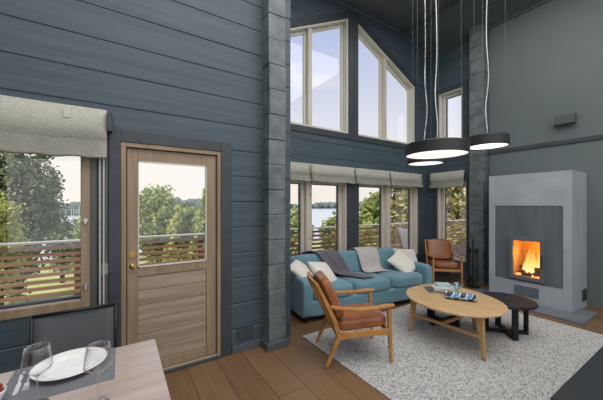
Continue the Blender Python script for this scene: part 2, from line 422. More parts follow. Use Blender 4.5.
# cornices at wall/ceiling
struct(MB().box(1.54, 5.22, 4.02, 4.05, CH-.05, CH).build('trim_2', 'cornice', bevel=.004))
struct(MB().prism([(5.22, CH), (5.22, CH-.05), (6.1, 4.98), (6.1, 5.03)], (4.02, 4.05), lambda a, b, h: (a, h, b)).build('trim_3', 'cornice'))
struct(MB().box(6.065, 6.1, -3.2, 4.02, 4.99, 5.035).build('trim_4', 'cornice', bevel=.004))
struct(MB().box(5.19, 5.25, -3.2, 4.02, CH-.035, CH-.003).build('trim_5', 'cornice', bevel=.004))

# baseboards
struct(B(.985, 1.325, 2.875, 2.9, 0, .075).build('baseboard_left', 'cornice', bevel=.004))
struct(B(-2.6, -.085, 2.875, 2.9, 0, .075).build('baseboard_dining', 'cornice', bevel=.004))
m = MB(); m.box(1.305, 1.57, 2.705, 2.728, 0, .08); m.box(1.305, 1.328, 2.728, 2.87, 0, .08); m.box(1.548, 1.57, 2.728, 2.87, 0, .08)
struct(m.build('baseboard_partition', 'cornice', bevel=.004))
struct(B(6.075, 6.1, 3.02, 4.03, 0, .09).build('baseboard_right', 'cornice', bevel=.004))
struct(B(1.58, 6.07, 4.02, 4.05, 0, .09).build('baseboard_window', 'cornice', bevel=.004))

# ------------------------------------------------------------------ windows
def part(o, label=None):
    if label: o['label'] = label
    return o
def win_struct(name): 
    o = bpy.data.objects.new(name, None); COL.objects.link(o); o['kind'] = 'structure'; return o

def sash_rect(par, f, u0, u1, z0, z1, d0, d1, w, mat, gd=None, glass=True):
    m = MB()
    for a in ((u0, u0+w, z0, z1), (u1-w, u1, z0, z1), (u0+w, u1-w, z0, z0+w), (u0+w, u1-w, z1-w, z1)):
        m.prism(rect(*a), (d0, d1), lambda p, q, h: f(p, h, q))
    fr = m.build('sash', mat, par, bevel=.004)
    if glass:
        g = (d0+d1)/2 if gd is None else gd
        MB().prism(rect(u0+w-.008, u1-w+.008, z0+w-.008, z1-w+.008), (g-.003, g+.003), lambda p, q, h: f(p, h, q)).build('glass_pane', 'glass', fr)
    return fr
def poly_piece(par, name, mat, f, poly, d0, d1, bevel=.004):
    return MB().prism(poly, (d0, d1), lambda p, q, h: f(p, h, q)).build(name, mat, par, bevel=bevel)

# window 1: dining window, flush pine frame
w = win_struct('window_1')
u0, u1, z0, z1 = LW
m = MB()
for a in ((u0, u0+.062, z0, z1), (u1-.062, u1, z0, z1), (u0+.062, u1-.062, z0, z0+.066), (u0+.062, u1-.062, z1-.066, z1)):
    m.prism(rect(*a), (-.012, .055), lambda p, q, h: fA(p, h, q))
m.build('frame', 'pine', w, bevel=.004)
sash_rect(w, fA, u0+.01, u1-.012, z0+.01, z1-.01, .10, .15, .062, 'trim_dark', glass=False)
MB().prism(rect(u0+.05, u1-.055, z0+.06, z1-.06), (.03, .036), lambda p, q, h: fA(p, h, q)).build('glass_pane', 'glass', w)
for z in (1.43, .905):
    MB().tube([(-.233, 2.888, z), (-.233, 2.862, z)], .016, 12).bar((-.233, 2.866, z), (-.233, 2.862, z-.03), .012, .012).build('latch', 'steel', w, bevel=.002)
poly_piece(w, 'casing', 'casing_grey', fA, rect(u1, u1+.045, z0-.02, 2.30), -.016, .004)
poly_piece(w, 'casing', 'casing_grey', fA, rect(u1+.052, u1+.118, z0-.60, 2.30), -.022, .004)
poly_piece(w, 'casing', 'trim_dark', fA, rect(u0-.1, u1+.118, z1, z1+.18), -.016, .004)

# door 1: pine terrace door
d = win_struct('door_1')
m = MB()
m.prism(rect(.008, .046, 0, 2.10), (-.01, .13), lambda p, q, h: fA(p, h, q)); m.prism(rect(.834, .872, 0, 2.10), (-.01, .13), lambda p, q, h: fA(p, h, q))
m.prism(rect(.046, .834, 2.062, 2.10), (-.01, .13), lambda p, q, h: fA(p, h, q))
for a in ((.046, .07, 0, 2.062), (.81, .834, 0, 2.062), (.07, .81, 2.03, 2.062)): m.prism(rect(*a), (.08, .13), lambda p, q, h: fA(p, h, q))
m.build('frame', 'pine', d, bevel=.003)
B(.046, .834, 2.90, 3.08, 0, .035).build('threshold', 'pine_h', d, bevel=.004)
B(.0, .88, 2.872, 2.899, 0, .022).build('threshold_strip', 'trim_dark', d, bevel=.003)
lf = MB(); e0, e1 = .052, .828
for a in ((e0, e0+.082, .04, 2.056), (e1-.094, e1, .04, 2.056), (e0+.082, e1-.094, 1.95, 2.056), (e0+.082, e1-.094, .915, .995), (e0+.082, e1-.094, .04, .12)):
    lf.prism(rect(*a), (.022, .075), lambda p, q, h: fA(p, h, q))
leaf = lf.build('door_leaf', 'pine', d, bevel=.004)
m = MB(); zz = .12
while zz < .91:
    m.prism(rect(e0+.082, e1-.094, zz+.002, min(zz+.1325, .915)-.002), (.033, .060), lambda p, q, h: fA(p, h, q)); zz += .1325
m.build('lower_panel', 'pine_h', leaf, bevel=.005)
MB().prism(rect(e0+.075, e1-.087, .99, 1.955), (.045, .051), lambda p, q, h: fA(p, h, q)).build('glass_pane', 'glass', leaf)
m = MB()
for a in ((e0+.082, e0+.092, .995, 1.95), (e1-.104, e1-.094, .995, 1.95), (e0+.082, e1-.094, .995, 1.005), (e0+.082, e1-.094, 1.94, 1.95)):
    m.prism(rect(*a), (.016, .044), lambda p, q, h: fA(p, h, q))
m.build('glazing_bead', 'sash_white', leaf)
m = MB().tube([(.092, 2.922, 1.012), (.092, 2.912, 1.012)], .021, 16).tube([(.092, 2.914, 1.012), (.092, 2.874, 1.012)], .009, 10).tube([(.092, 2.878, 1.012), (.128, 2.876, 1.010)], .007, 10)
m.build('door_handle', 'brass', leaf, smooth=True)
MB().tube([(.092, 2.922, 1.115), (.092, 2.908, 1.115)], .024, 16).bar((.092, 2.908, 1.115), (.092, 2.893, 1.115), .012, .034).build('door_lock', 'brass', leaf)
for a in ((-.080, .008, 0, 2.205), (.872, .978, 0, 2.205)):
    poly_piece(d, 'casing', 'trim_dark', fA, rect(*a), -.022, .004)
poly_piece(d, 'casing', 'trim_dark', fA, rect(.008, .872, 2.10, 2.205), -.018, .004)

# living room lower windows
def casement_window(name, f, U, mull, mat='sash'):
    w = win_struct(name); u0, u1, z0, z1 = U
    m = MB()
    for a in ((u0, u0+.03, z0, z1), (u1-.03, u1, z0, z1), (u0+.03, u1-.03, z0, z0+.03), (u0+.03, u1-.03, z1-.03, z1)):
        m.prism(rect(*a), (.01, .2), lambda p, q, h: f(p, h, q))
    m.build('frame', mat, w, bevel=.003)
    spans = ((u0+.03, mull-.055), (mull+.055, u1-.03)) if mull else ((u0+.03, u1-.03),)
    for a, b in spans:
        m = MB()
        for q in ((a, a+.075, z0+.03, z1-.03), (b-.075, b, z0+.03, z1-.03), (a+.075, b-.075, z0+.03, z0+.10), (a+.075, b-.075, z1-.10, z1-.03)):
            m.prism(rect(*q), (.172, .2), lambda p, q, h: f(p, h, q))
        m.build('outer_sash', 'trim_dark', w, bevel=.003)
    if mull:
        poly_piece(w, 'mullion', mat, f, rect(mull-.055, mull+.055, z0+.03, z1-.03), .045, .2)
        sash_rect(w, f, u0+.03, mull-.055, z0+.03, z1-.03, .115, .165, .055, mat)
        sash_rect(w, f, mull+.055, u1-.03, z0+.03, z1-.03, .115, .165, .055, mat)
    else: sash_rect(w, f, u0+.03, u1-.03, z0+.03, z1-.03, .115, .165, .055, mat)
    return w
w = casement_window('window_2', fL, W1, 2.775)
poly_piece(w, 'casing', 'trim_dark', fL, rect(3.61, 3.755, .30, 2.10), -.018, .004)
for z in (1.75, 1.0): MB().tube([(2.80, 4.09, z-.04), (2.80, 4.07, z), (2.80, 4.09, z+.04)], .009, 8).build('latch', 'steel', w)
w = casement_window('window_3', fL, W2, 4.83)
poly_piece(w, 'casing', 'trim_dark', fL, rect(3.757, 3.90, .30, 2.10), -.018, .004)
poly_piece(w, 'casing', 'trim_dark', fL, rect(5.77, 5.87, .30, 2.10), -.018, .004)
w = casement_window('window_4', fB, NW, None)
poly_piece(w, 'casing', 'trim_dark', fB, rect(3.03, 3.14, .28, 2.12), -.018, .004)
poly_piece(w, 'casing', 'trim_dark', fB, rect(3.79, 3.88, .28, 2.12), -.018, .004)
w = casement_window('window_5', fB, NU, None, 'sash_white')
for a in ((3.12, 3.22, 2.62, 4.16), (3.76, 3.85, 2.62, 4.16), (3.22, 3.76, 4.06, 4.16), (3.22, 3.76, 2.62, 2.72)):
    poly_piece(w, 'casing', 'trim_dark', fB, rect(*a), -.018, .004)

# gable windows with slanted heads
def gable_window(name, poly, mull):
    w = win_struct(name); us = [p[0] for p in poly]; u0, u1 = min(us), max(us); zb = 2.90
    def quad(a, b, o0=0): return [(a, zb+.03), (b, zb+.03), (b, gz(b)-.035), (a, gz(a)-.035)]
    T = .035
    pieces = [[(u0, zb), (u1, zb), (u1, zb+.03), (u0, zb+.03)], [(u0, zb+.03), (u0+T, zb+.03), (u0+T, gz(u0+T)), (u0, gz(u0))],
              [(u1-T, zb+.03), (u1, zb+.03), (u1, gz(u1)), (u1-T, gz(u1-T))], [(u0+T, gz(u0+T)-.038), (u1-T, gz(u1-T)-.038), (u1-T, gz(u1-T)), (u0+T, gz(u0+T))]]
    m = MB()
    for p in pieces: m.prism(p, (.01, .2), lambda a, b, h: fL(a, h, b))
    m.build('frame', 'sash_white', w, bevel=.003)
    poly_piece(w, 'mullion', 'sash', fL, [(mull-.04, zb+.03), (mull+.04, zb+.03), (mull+.04, gz(mull+.04)-.035), (mull-.04, gz(mull-.04)-.035)], .045, .2)
    for a, b in ((u0+T, mull-.04), (mull+.04, u1-T)):
        s = .045; pp = [[(a, zb+.03), (a+s, zb+.03), (a+s, gz(a+s)-.04), (a, gz(a)-.04)], [(b-s, zb+.03), (b, zb+.03), (b, gz(b)-.04), (b-s, gz(b-s)-.04)],
             [(a+s, zb+.03), (b-s, zb+.03), (b-s, zb+.08), (a+s, zb+.08)], [(a+s, gz(a+s)-.095), (b-s, gz(b-s)-.095), (b-s, gz(b-s)-.04), (a+s, gz(a+s)-.04)]]
        m = MB()
        for p in pp: m.prism(p, (.12, .165), lambda q, r, h: fL(q, h, r))
        fr = m.build('sash', 'sash_white', w, bevel=.003)
        MB().prism([(a+s-.008, zb+.072), (b-s+.008, zb+.072), (b-s+.008, gz(b-s)-.087), (a+s-.008, gz(a+s)-.087)], (.138, .144), lambda q, r, h: fL(q, h, r)).build('glass_pane', 'glass', fr)
    return w
w = gable_window('window_6', UL, 2.80)
poly_piece(w, 'casing', 'trim_dark', fL, [(1.80, 2.79), (3.765, 2.79), (3.765, 2.90), (1.80, 2.90)], -.02, .004)
poly_piece(w, 'casing', 'trim_dark', fL, [(1.80, gz(1.80)), (3.765, 5.15), (3.765, 5.28), (1.80, gz(1.80)+.13)], -.02, .004)
poly_piece(w, 'casing', 'trim_dark', fL, [(3.65, 2.90), (3.765, 2.90), (3.765, 5.15), (3.65, gz(3.65))], -.022, .004)
w = gable_window('window_7', UR, 4.72)
poly_piece(w, 'casing', 'trim_dark', fL, [(3.767, 2.79), (5.76, 2.79), (5.76, 2.90), (3.767, 2.90)], -.02, .004)
poly_piece(w, 'casing', 'trim_dark', fL, [(3.767, 5.15), (5.76, gz(5.76)), (5.76, gz(5.76)+.13), (3.767, 5.28)], -.02, .004)
poly_piece(w, 'casing', 'trim_dark', fL, [(3.767, 2.90), (3.88, 2.90), (3.88, gz(3.88)), (3.767, 5.15)], -.022, .004)
poly_piece(w, 'casing', 'trim_dark', fL, [(5.655, 2.90), (5.76, 2.90), (5.76, gz(5.76)), (5.655, gz(5.655))], -.022, .004)

# ------------------------------------------------------------------ roman blinds
def roman_blind(label, f, u0, u1, z0, z1, group, cords=True, fold=.10):
    c = f(0, 0, 0)
    root = thing('roman_blind', label, 'blind', f((u0+u1)/2, -.05, z1), 0, group); off = Vector(root.location)
    F = lambda u, d, z: Vector(f(u, d, z)) - off
    MB().prism(rect(u0, u1, z1-.035, z1), (-.055, -.019), lambda p, q, h: F(p, h, q)).build('headrail', 'blind', root, bevel=.004)
    # folded cloth: profile in (d,z)
    n = 40; prof = []
    H = z1 - z0
    zs = [z1, z1-H*.30, z1-H*.56, z1-H*.60, z1-H*.97, z0, z0+.02]
    ds = [-.058, -.064, -.090, -.062, -.115, -.100, -.075]
    m = MB(); nu = max(6, int((u1-u0)/.06)); rows = []
    for i in range(nu+1):
        u = u0 + (u1-u0)*i/nu; sag = .006*math.sin(i*1.7)+.004*math.sin(i*.6+1)
        rows.append([m.bm.verts.new(F(u, dd + .004*math.sin(u*9+k), zz_ + (sag if k > 1 else 0))) for k, (dd, zz_) in enumerate(zip(ds, zs))])
    for a, b in zip(rows, rows[1:]):
        for k in range(len(ds)-1): m.bm.faces.new((a[k], b[k], b[k+1], a[k+1]))
    m.build('cloth', 'blind', root, smooth=True, solid=.006)
    # fabric patches along the head
    nt_ = max(2, round((u1-u0)/.40))
    for i in range(nt_):
        u = u0 + .06 + (u1-u0-.12)*(i+.5)/nt_
        MB().prism(rect(u-.022, u+.022, z1-.10, z1-.035), (-.074, -.070), lambda p, q, h: F(p, h, q)).build('tape_tab', 'tape', root)
    if cords: 
        MB().tube([F(u1-.035, -.065, z1-.04), F(u1-.033, -.122, z0+.05), F(u1-.03, -.122, z0-.05)], .005, 6).build('pull_cord', 'blackmetal', root)
    return root
gB = 'roman blinds in the living room'
rb = roman_blind('wide beige linen roman blind over the dining window beside the terrace door', fA, -2.15, -.09, 1.93, 2.335, None, False)
off = rb.location
MB().tube([Vector((-.112, 2.845, 1.95))-off, Vector((-.113, 2.855, .70))-off, Vector((-.125, 2.855, .66))-off, Vector((-.138, 2.855, .70))-off, Vector((-.139, 2.845, 1.95))-off], .006, 6).build('pull_cord', 'cord', rb)
B(-.088-off.x, -.055-off.x, 2.80-off.y, 2.895-off.y, 2.16-off.z, 2.32-off.z).build('bracket', 'trim_dark', rb, bevel=.003)
for a, b, l in ((1.75, 2.74, 'linen roman blind at the log pillar end of the living-room window row'), (2.75, 3.765, 'linen roman blind over the lake-view pane, second in the row from the log pillar'),
                (3.775, 4.75, 'linen roman blind above the pale throw, third in the row from the log pillar'), (4.76, 5.83, 'linen roman blind at the room-corner end of the long window row')):
    roman_blind(l, fL, a, b, 1.955, 2.26, gB)
roman_blind('single narrow linen roman blind above the leather armchair in the corner', fB, 3.16, 3.94, 1.935, 2.285, gB, False)

# ------------------------------------------------------------------ wall fittings
t = thing('light_switch', 'small grey switch plate between the dining window and the terrace door', 'switch', (-.085, 2.872, 1.02))
B(-.045, .0, 0, .012, -.045, .045).build('plate', 'switch', t, bevel=.003)
B(.003, .03, 0, .014, -.035, .035).build('rocker', 'outlet', t, bevel=.003)
t = thing('wall_outlet', 'dark double wall outlet low on the log wall right of the door', 'outlet', (1.13, 2.886, .18))
B(-.09, .09, 0, .012, -.06, .06).build('plate', 'trim_dark', t, bevel=.003)
for x in (-.038, .038): B(x-.028, x+.028, -.006, .0, -.045, .045).build('socket', 'outlet', t, bevel=.004)
t = thing('wall_fixture', 'small grey box fixture mounted high on the wall above the fireplace', 'wall fixture', (6.098, 1.575, 2.93))
B(-.11, -.012, -.135, .135, -.075, .075).build('box_body', 'fixture', t, bevel=.006)
B(-.105, -.02, .1352, .142, -.07, .07).build('side_plate', 'fixture_light', t, bevel=.002)
B(-.012, 0, -.09, .09, -.05, .05).build('mounting_plate', 'outlet', t)

# ------------------------------------------------------------------ pendants
def pendant(label, x, y, z, dia, h, mat, ceil, cord_seed):
    t = thing('pendant_lamp', label, 'pendant lamp', (x, y, z), 0, 'drum pendants over the coffee tables'); r = dia/2
    MB().lathe([(0, h), (r-.01, h), (r, h-.008), (r, 0), (r-.012, 0), (r-.012, h-.02), (0, h-.02)], 64).build('drum_shade', 'drum', t, smooth=False)
    MB().lathe([(0, .012), (r-.013, .012), (r-.013, .020), (0, .020)], 64).build('diffuser', mat, t)
    rnd = random.Random(cord_seed); pts = []; n = 26; L = ceil - z - h; ph = rnd.uniform(0, 6)
    for i in range(n+1):
        k = i/n; a = .022*math.sin(math.pi*k)**.5 if 0 < k < 1 else 0
        wob = math.exp(-2.2*k)*1.6
        pts.append((a*wob*math.sin(ph+k*24)+.008*math.sin(7*k), a*wob*math.cos(ph*1.3+k*19), h + L*k))
    MB().tube(pts, .0055, 6).build('flex', 'flex', t, smooth=True)
    for k in range(3):
        a = ph + k*2.094
        MB().tube([(r*.82*math.cos(a), r*.82*math.sin(a), h-.002), (r*.80*math.cos(a), r*.80*math.sin(a), ceil - z)], .0018, 5).build('suspension_wire', 'wire', t)
    MB().lathe([(0, L+h), (.05, L+h), (.05, L+h-.03), (0, L+h-.03)], 20).build('ceiling_rose', 'drum', t)
    return t
pendant('largest black drum pendant lamp, hanging in the middle of three', 2.955, 1.85, 2.105, .655, .125, 'diffuser2', CH, 3)
pendant('small black drum pendant hanging lowest, tucked behind the largest drum', 3.58, 2.40, 2.125, .475, .115, 'diffuser', CH, 5)
pendant('black drum pendant hanging nearest the fireplace wall, level above the largest', 3.92, 1.766, 2.29, .475, .13, 'diffuser', CH, 9)

# ------------------------------------------------------------------ fireplace
fp = thing('fireplace', 'tall grey concrete fireplace with dark stone panel and a lit fire', 'fireplace', (5.386, 1.322, 0))
FX = 5.386
def fb(x0, x1, y0, y1, z0, z1): return (x0-FX, x1-FX, y0-1.322, y1-1.322, z0, z1)
# concrete body as a ring around the panel so the firebox is hollow
m = MB()
X1 = 6.085
for a in ((FX, X1, 1.322, 1.418, 0, 2.05), (FX, X1, 2.30, 2.394, 0, 2.05), (FX, X1, 1.418, 2.30, 1.545, 2.05), (FX, X1, 1.418, 2.30, 0, .335)): m.box(*fb(*a))
bmesh.ops.remove_doubles(m.bm, verts=m.bm.verts[:], dist=1e-4)
m.build('concrete_body', 'concrete', fp)
m = MB()
for a in ((1.418, 1.66, .335, 1.545), (2.045, 2.30, .335, 1.545), (1.66, 2.045, 1.00, 1.545), (1.66, 2.045, .335, .41)): m.box(*fb(FX+.008, FX+.06, *a[:2], *a[2:]))
m.build('stone_panel', 'slate', fp)
m = MB()
for a in ((1.625, 1.68, .37, 1.045), (2.03, 2.085, .37, 1.045), (1.68, 2.03, .99, 1.045), (1.68, 2.03, .37, .43)): m.box(*fb(FX-.03, FX+.012, *a))
dr = m.build('stove_door', 'stoveframe', fp, bevel=.004)
B(*fb(FX-.012, FX-.007, 1.675, 2.035, .425, .995)).build('glass_pane', 'glass', dr)
MB().tube([Vector((FX-.055-FX, 1.648-1.322, .60)), Vector((FX-.055-FX, 1.648-1.322, .80))], .007, 8).build('handle', 'blackmetal', dr)
m = MB()  # firebox lining
m.box(*fb(5.80, 5.83, 1.60, 2.10, .36, 1.05)); m.box(*fb(FX+.06, 5.80, 1.60, 1.63, .36, 1.05)); m.box(*fb(FX+.06, 5.80, 2.07, 2.10, .36, 1.05))
m.box(*fb(FX+.06, 5.80, 1.63, 2.07, .36, .40)); m.box(*fb(FX+.06, 5.80, 1.63, 2.07, 1.02, 1.05))
m.build('firebox', 'firebrick', fp)
B(*fb(FX-.012, FX-.0005, 1.70, 2.02, .12, .275)).build('ash_door', 'slate', fp, bevel=.003)
m = MB(); m.box(*fb(5.83, 6.03, 1.312, 1.3215, .095, .285))
g = m.build('side_vent', 'stoveframe', fp, bevel=.002)
m = MB()
for k in range(5): m.box(*fb(5.845, 6.015, 1.308, 1.312, .115+.034*k, .135+.034*k))
m.build('vent_slot', 'blackmetal', g)
rnd = random.Random(4)
fw = []
for i, (x, y, z, a, r, l) in enumerate(((5.56, 1.85, .447, 86, .040, .33), (5.67, 1.84, .450, 95, .042, .33), (5.615, 1.88, .522, 72, .036, .30), (5.615, 1.73, .528, 150, .030, .16))):
    m = MB(); dx, dy = math.cos(R(a))*l/2, math.sin(R(a))*l/2; pts = []; rr = []
    for k in range(7):
        q = -1+2*k/6; pts.append((q*dx + rnd.uniform(-.006, .006), q*dy, rnd.uniform(-.006, .006))); rr.append(r*rnd.uniform(.88, 1.08))
    m.tube(pts, rr, 10)
    o = m.build('firewood_log', 'bark', None, loc=(x, y, z))
    tag(o, ('charred firewood log at the front of the burning fire', 'charred firewood log at the back of the burning fire', 'upper charred firewood log lying across the burning fire', 'short upper firewood log at the door-handle side of the fire')[i], 'firewood', 'burning logs in the fireplace')
m = MB()
for k in range(26):
    m.superbox((5.55+rnd.uniform(-.10, .16), 1.85+rnd.uniform(-.18, .18), .424+rnd.uniform(0, .006)), (rnd.uniform(.02, .045),)*3, 3, 3)
tag(m.build('embers', 'ember'), 'glowing orange embers beneath the logs in the fireplace', 'embers', None, 'stuff')
fl = MB()
for k in range(15):
    y = 1.83 + rnd.uniform(-.17, .17); x = 5.60 + rnd.uniform(-.06, .13); h = rnd.uniform(.18, .42)*(1.1-abs(y-1.80)*2.2); r = rnd.uniform(.03, .055)
    ph = rnd.uniform(0, 6); z0 = .46; pts = []; rr = []
    for i in range(11):
        q = i/10; pts.append((x+.02*math.sin(ph+q*5)*q, y+.035*math.sin(ph*1.7+q*4.5)*q, z0+h*q)); rr.append(max(.002, r*(math.sin(math.pi*min(1, q*.9+.12))**.8)*(1-q*.55)))
    fl.tube(pts, rr, 10)
tag(fl.build('flames', 'flame', smooth=True), 'bright yellow and orange flames burning behind the fireplace glass', 'fire', None, 'stuff')

tag(B(5.02, 5.70, 1.125, 2.62, 0, .03).build('hearth_slab', 'hearth', bevel=.004), 'dark grey hearth slab on the floor in front of the fireplace', 'hearth slab')
# body rests on the slab visually: cut the slab around the fireplace body
hs = bpy.data.objects['hearth_slab']; me = MB(); me.box(5.02, 5.382, 1.125, 2.62, 0, .03); me.box(5.382, 5.70, 1.125, 1.318, 0, .03); me.box(5.382, 5.70, 2.398, 2.62, 0, .03)
bm2 = me.bm; bmesh.ops.remove_doubles(bm2, verts=bm2.verts[:], dist=1e-4); hs.modifiers.clear(); bm2.to_mesh(hs.data); bm2.free()

# fire tools
t = thing('fire_tool_set', 'black fireside tool stand by the wall left of the fireplace', 'fire tools', (5.62, 2.74, 0))
t.location = (5.66, 2.80, 0)
MB().lathe([(0, 0), (.12, 0), (.12, .018), (.02, .03), (0, .03)], 28).build('base', 'blackmetal', t)
MB().tube([(0, 0, .02), (0, 0, .86)], .011, 8).lathe([(0, 0), (.02, .012), (.014, .04), (0, .06)], 12, (0, 0, .85)).build('pole', 'blackmetal', t)
MB().bar((-.05, -.07, .66), (.05, .07, .66), .02, .02).bar((-.07, .05, .66), (.07, -.05, .66), .02, .02).build('hanger', 'blackmetal', t)
for nm, (x, y), k in (('poker', (-.05, -.07), 0), ('shovel', (.05, .07), 1), ('brush', (-.07, .05), 2), ('tongs', (.07, -.05), 3)):
    m = MB().tube([(x, y, .12), (x, y, .66)], .006, 6).tube([(x, y, .64), (x, y, .73)], .013, 8)
    if k == 1: m.superbox((x, y, .13), (.07, .015, .12), 6, 4)
    if k == 2: m.lathe([(0, .0), (.03, .0), (.022, .10), (0, .11)], 12, (x, y, .06))
    if k == 0: m.tube([(x, y, .13), (x, y+.02, .10), (x, y+.03, .12)], .006, 6)
    if k == 3: m.tube([(x+.02, y, .08), (x+.012, y, .3), (x, y, .6)], .005, 6)
    m.build(nm, 'blackmetal', t)

# ------------------------------------------------------------------ rug
rm = MB(); nx, ny = 60, 50; x0, x1, y0, y1 = 1.815, 4.845, .68, 2.82
rm.box(x0, x1, y0, y1, .0005, .012)
tag(rm.build('area_rug', 'rug', bevel=.005), 'large pale grey flecked wool rug on the oak floor', 'rug')
RZ = .0125

# ------------------------------------------------------------------ sofa
S = thing('sofa', 'blue fabric three-seat sofa under the long window', 'sofa', (1.985, 3.07, 0), R(-8))
SL, SD = 2.35, .87; ar = .16
for x, y in ((.08, .08), (SL-.08, .08), (.08, SD-.08), (SL-.08, SD-.08)):
    zb_ = RZ+.0005 if (x > 1 and y < .3) else .0
    MB().lathe([(0, zb_), (.022, zb_), (.03, .065), (0, .065)], 16, (x, y, 0)).build('foot', 'blackmetal', S)
MB().superbox((SL/2, SD/2-.01, .175), (SL-.02, SD-.06, .22), 14, 14).build('base', 'sofa', S, smooth=True)
for x in (ar/2, SL-ar/2):
    MB().superbox((x, .40, .32), (ar, .80, .51), 9, 14).build('arm', 'sofa', S, smooth=True)
MB().superbox((SL/2, SD-.09, .42), (SL-.02, .17, .66), 10, 14).build('backrest', 'sofa', S, smooth=True)
sw = (SL-2*ar)/3
for k in range(3):
    cx = ar + sw*(k+.5)
    MB().superbox((cx, .315, .36), (sw-.006, .63, .19), 5.5, 14).build('seat_cushion', 'sofa', S, smooth=True)
for k in range(3):
    cx = ar + sw*(k+.5); mt = Matrix.Translation((cx, .66, .60)) @ Matrix.Rotation(R(-9), 4, 'X')
    MB().superbox((0, 0, 0), (sw-.004, .17, .38), 5, 14, mt).build('back_cushion', 'sofa', S, smooth=True)

SM = Matrix.Translation((1.985, 3.07, 0)) @ Matrix.Rotation(R(-8), 4, 'Z')
def throw(name, label, mat, xa, xb, path, shear, ripple, seed, flare=0):
    """cloth following a (y,z) path in sofa space; columns shifted by shear along the path"""
    rnd = random.Random(seed); m = MB(); n = 22; P = []
    # resample the path
    pts = [Vector((0, a, b)) for a, b in path]; segs = [(q-p).length for p, q in zip(pts, pts[1:])]; tot = sum(segs); K = 34
    for k in range(K+1):
        s = tot*k/K; i = 0
        while i < len(segs)-1 and s > segs[i]: s -= segs[i]; i += 1
        P.append(pts[i].lerp(pts[i+1], min(1, s/segs[i])))
    ph = rnd.uniform(0, 6); grid = []
    for j in range(n+1):
        u = j/n; col = []
        for k, p in enumerate(P):
            t_ = k/K; x = xa+(xb-xa)*u + shear*max(0, t_-.2)/.8 + flare*(u-.5)*t_
            # normal of the path
            a = P[max(0, k-1)]; b = P[min(K, k+1)]; d = (b-a).normalized(); nr = Vector((0, -d.z, d.y))
            if nr.y > 0 and k > 2: nr = nr
            o = ripple*(.5+.5*math.sin(ph + u*15 + t_*2.2)) + ripple*.5*(.5+.5*math.sin(ph*2+u*27+t_*4))
            up = Vector((0, -.75, .66))
            col.append(m.bm.verts.new(SM @ (Vector((x + .012*math.sin(t_*9+u*3), p.y, p.z)) + up*o)))
        grid.append(col)
    for a, b in zip(grid, grid[1:]):
        for k in range(K): m.bm.faces.new((a[k], b[k], b[k+1], a[k+1]))
    return tag(m.build(name, mat, smooth=True, solid=.008), label, 'blanket')
path = [(.875, .60), (.875, .745), (.80, .800), (.70, .825), (.60, .800), (.550, .70), (.525, .58), (.500, .500), (.44, .478), (.34, .474), (.22, .472), (.12, .468)]
throw('throw_blanket', 'plum grey wool throw slanting across the back of the blue sofa', 'throw_p', .33, .80, path, .58, .014, 2, -.26)
path2 = [(.875, .60), (.875, .745), (.80, .800), (.70, .825), (.60, .800), (.550, .70), (.525, .58), (.500, .500), (.44, .478), (.36, .474)]
throw('throw_blanket', 'pale grey throw hanging straight over the middle of the sofa back', 'throw_g', 1.27, 1.63, path2, .05, .008, 5, .06)

def pillow(label, mat, w, h, th, x, y, z, rx, ry, rz):
    o = MB().pillow(w, h, th).build('cushion', mat, smooth=True, sub=1)
    o.matrix_world = SM @ Matrix.Translation((x, y, z)) @ Matrix.Rotation(R(rz), 4, 'Z') @ Matrix.Rotation(R(rx), 4, 'X') @ Matrix.Rotation(R(ry), 4, 'Z')
    return tag(o, label, 'cushion', 'loose cushions on the sofa')
pillow('white cushion lying against the sofa arm nearest the log pillar', 'pillow', .42, .42, .13, .15, .36, .615, 34, 10, 40)
pillow('white cushion leaning on the sofa just behind the near leather armchair', 'pillow', .50, .44, .15, .48, .32, .560, 46, -14, 38)
pillow('cream cushion tipped on its corner in front, at the sofa end by the window corner', 'pillow', .48, .42, .14, 2.03, .35, .565, 44, -58, -4)
pillow('grey white cushion half hidden behind the cream one at the sofa end', 'pillow2', .46, .44, .14, 2.22, .46, .60, 56, -4, -12)

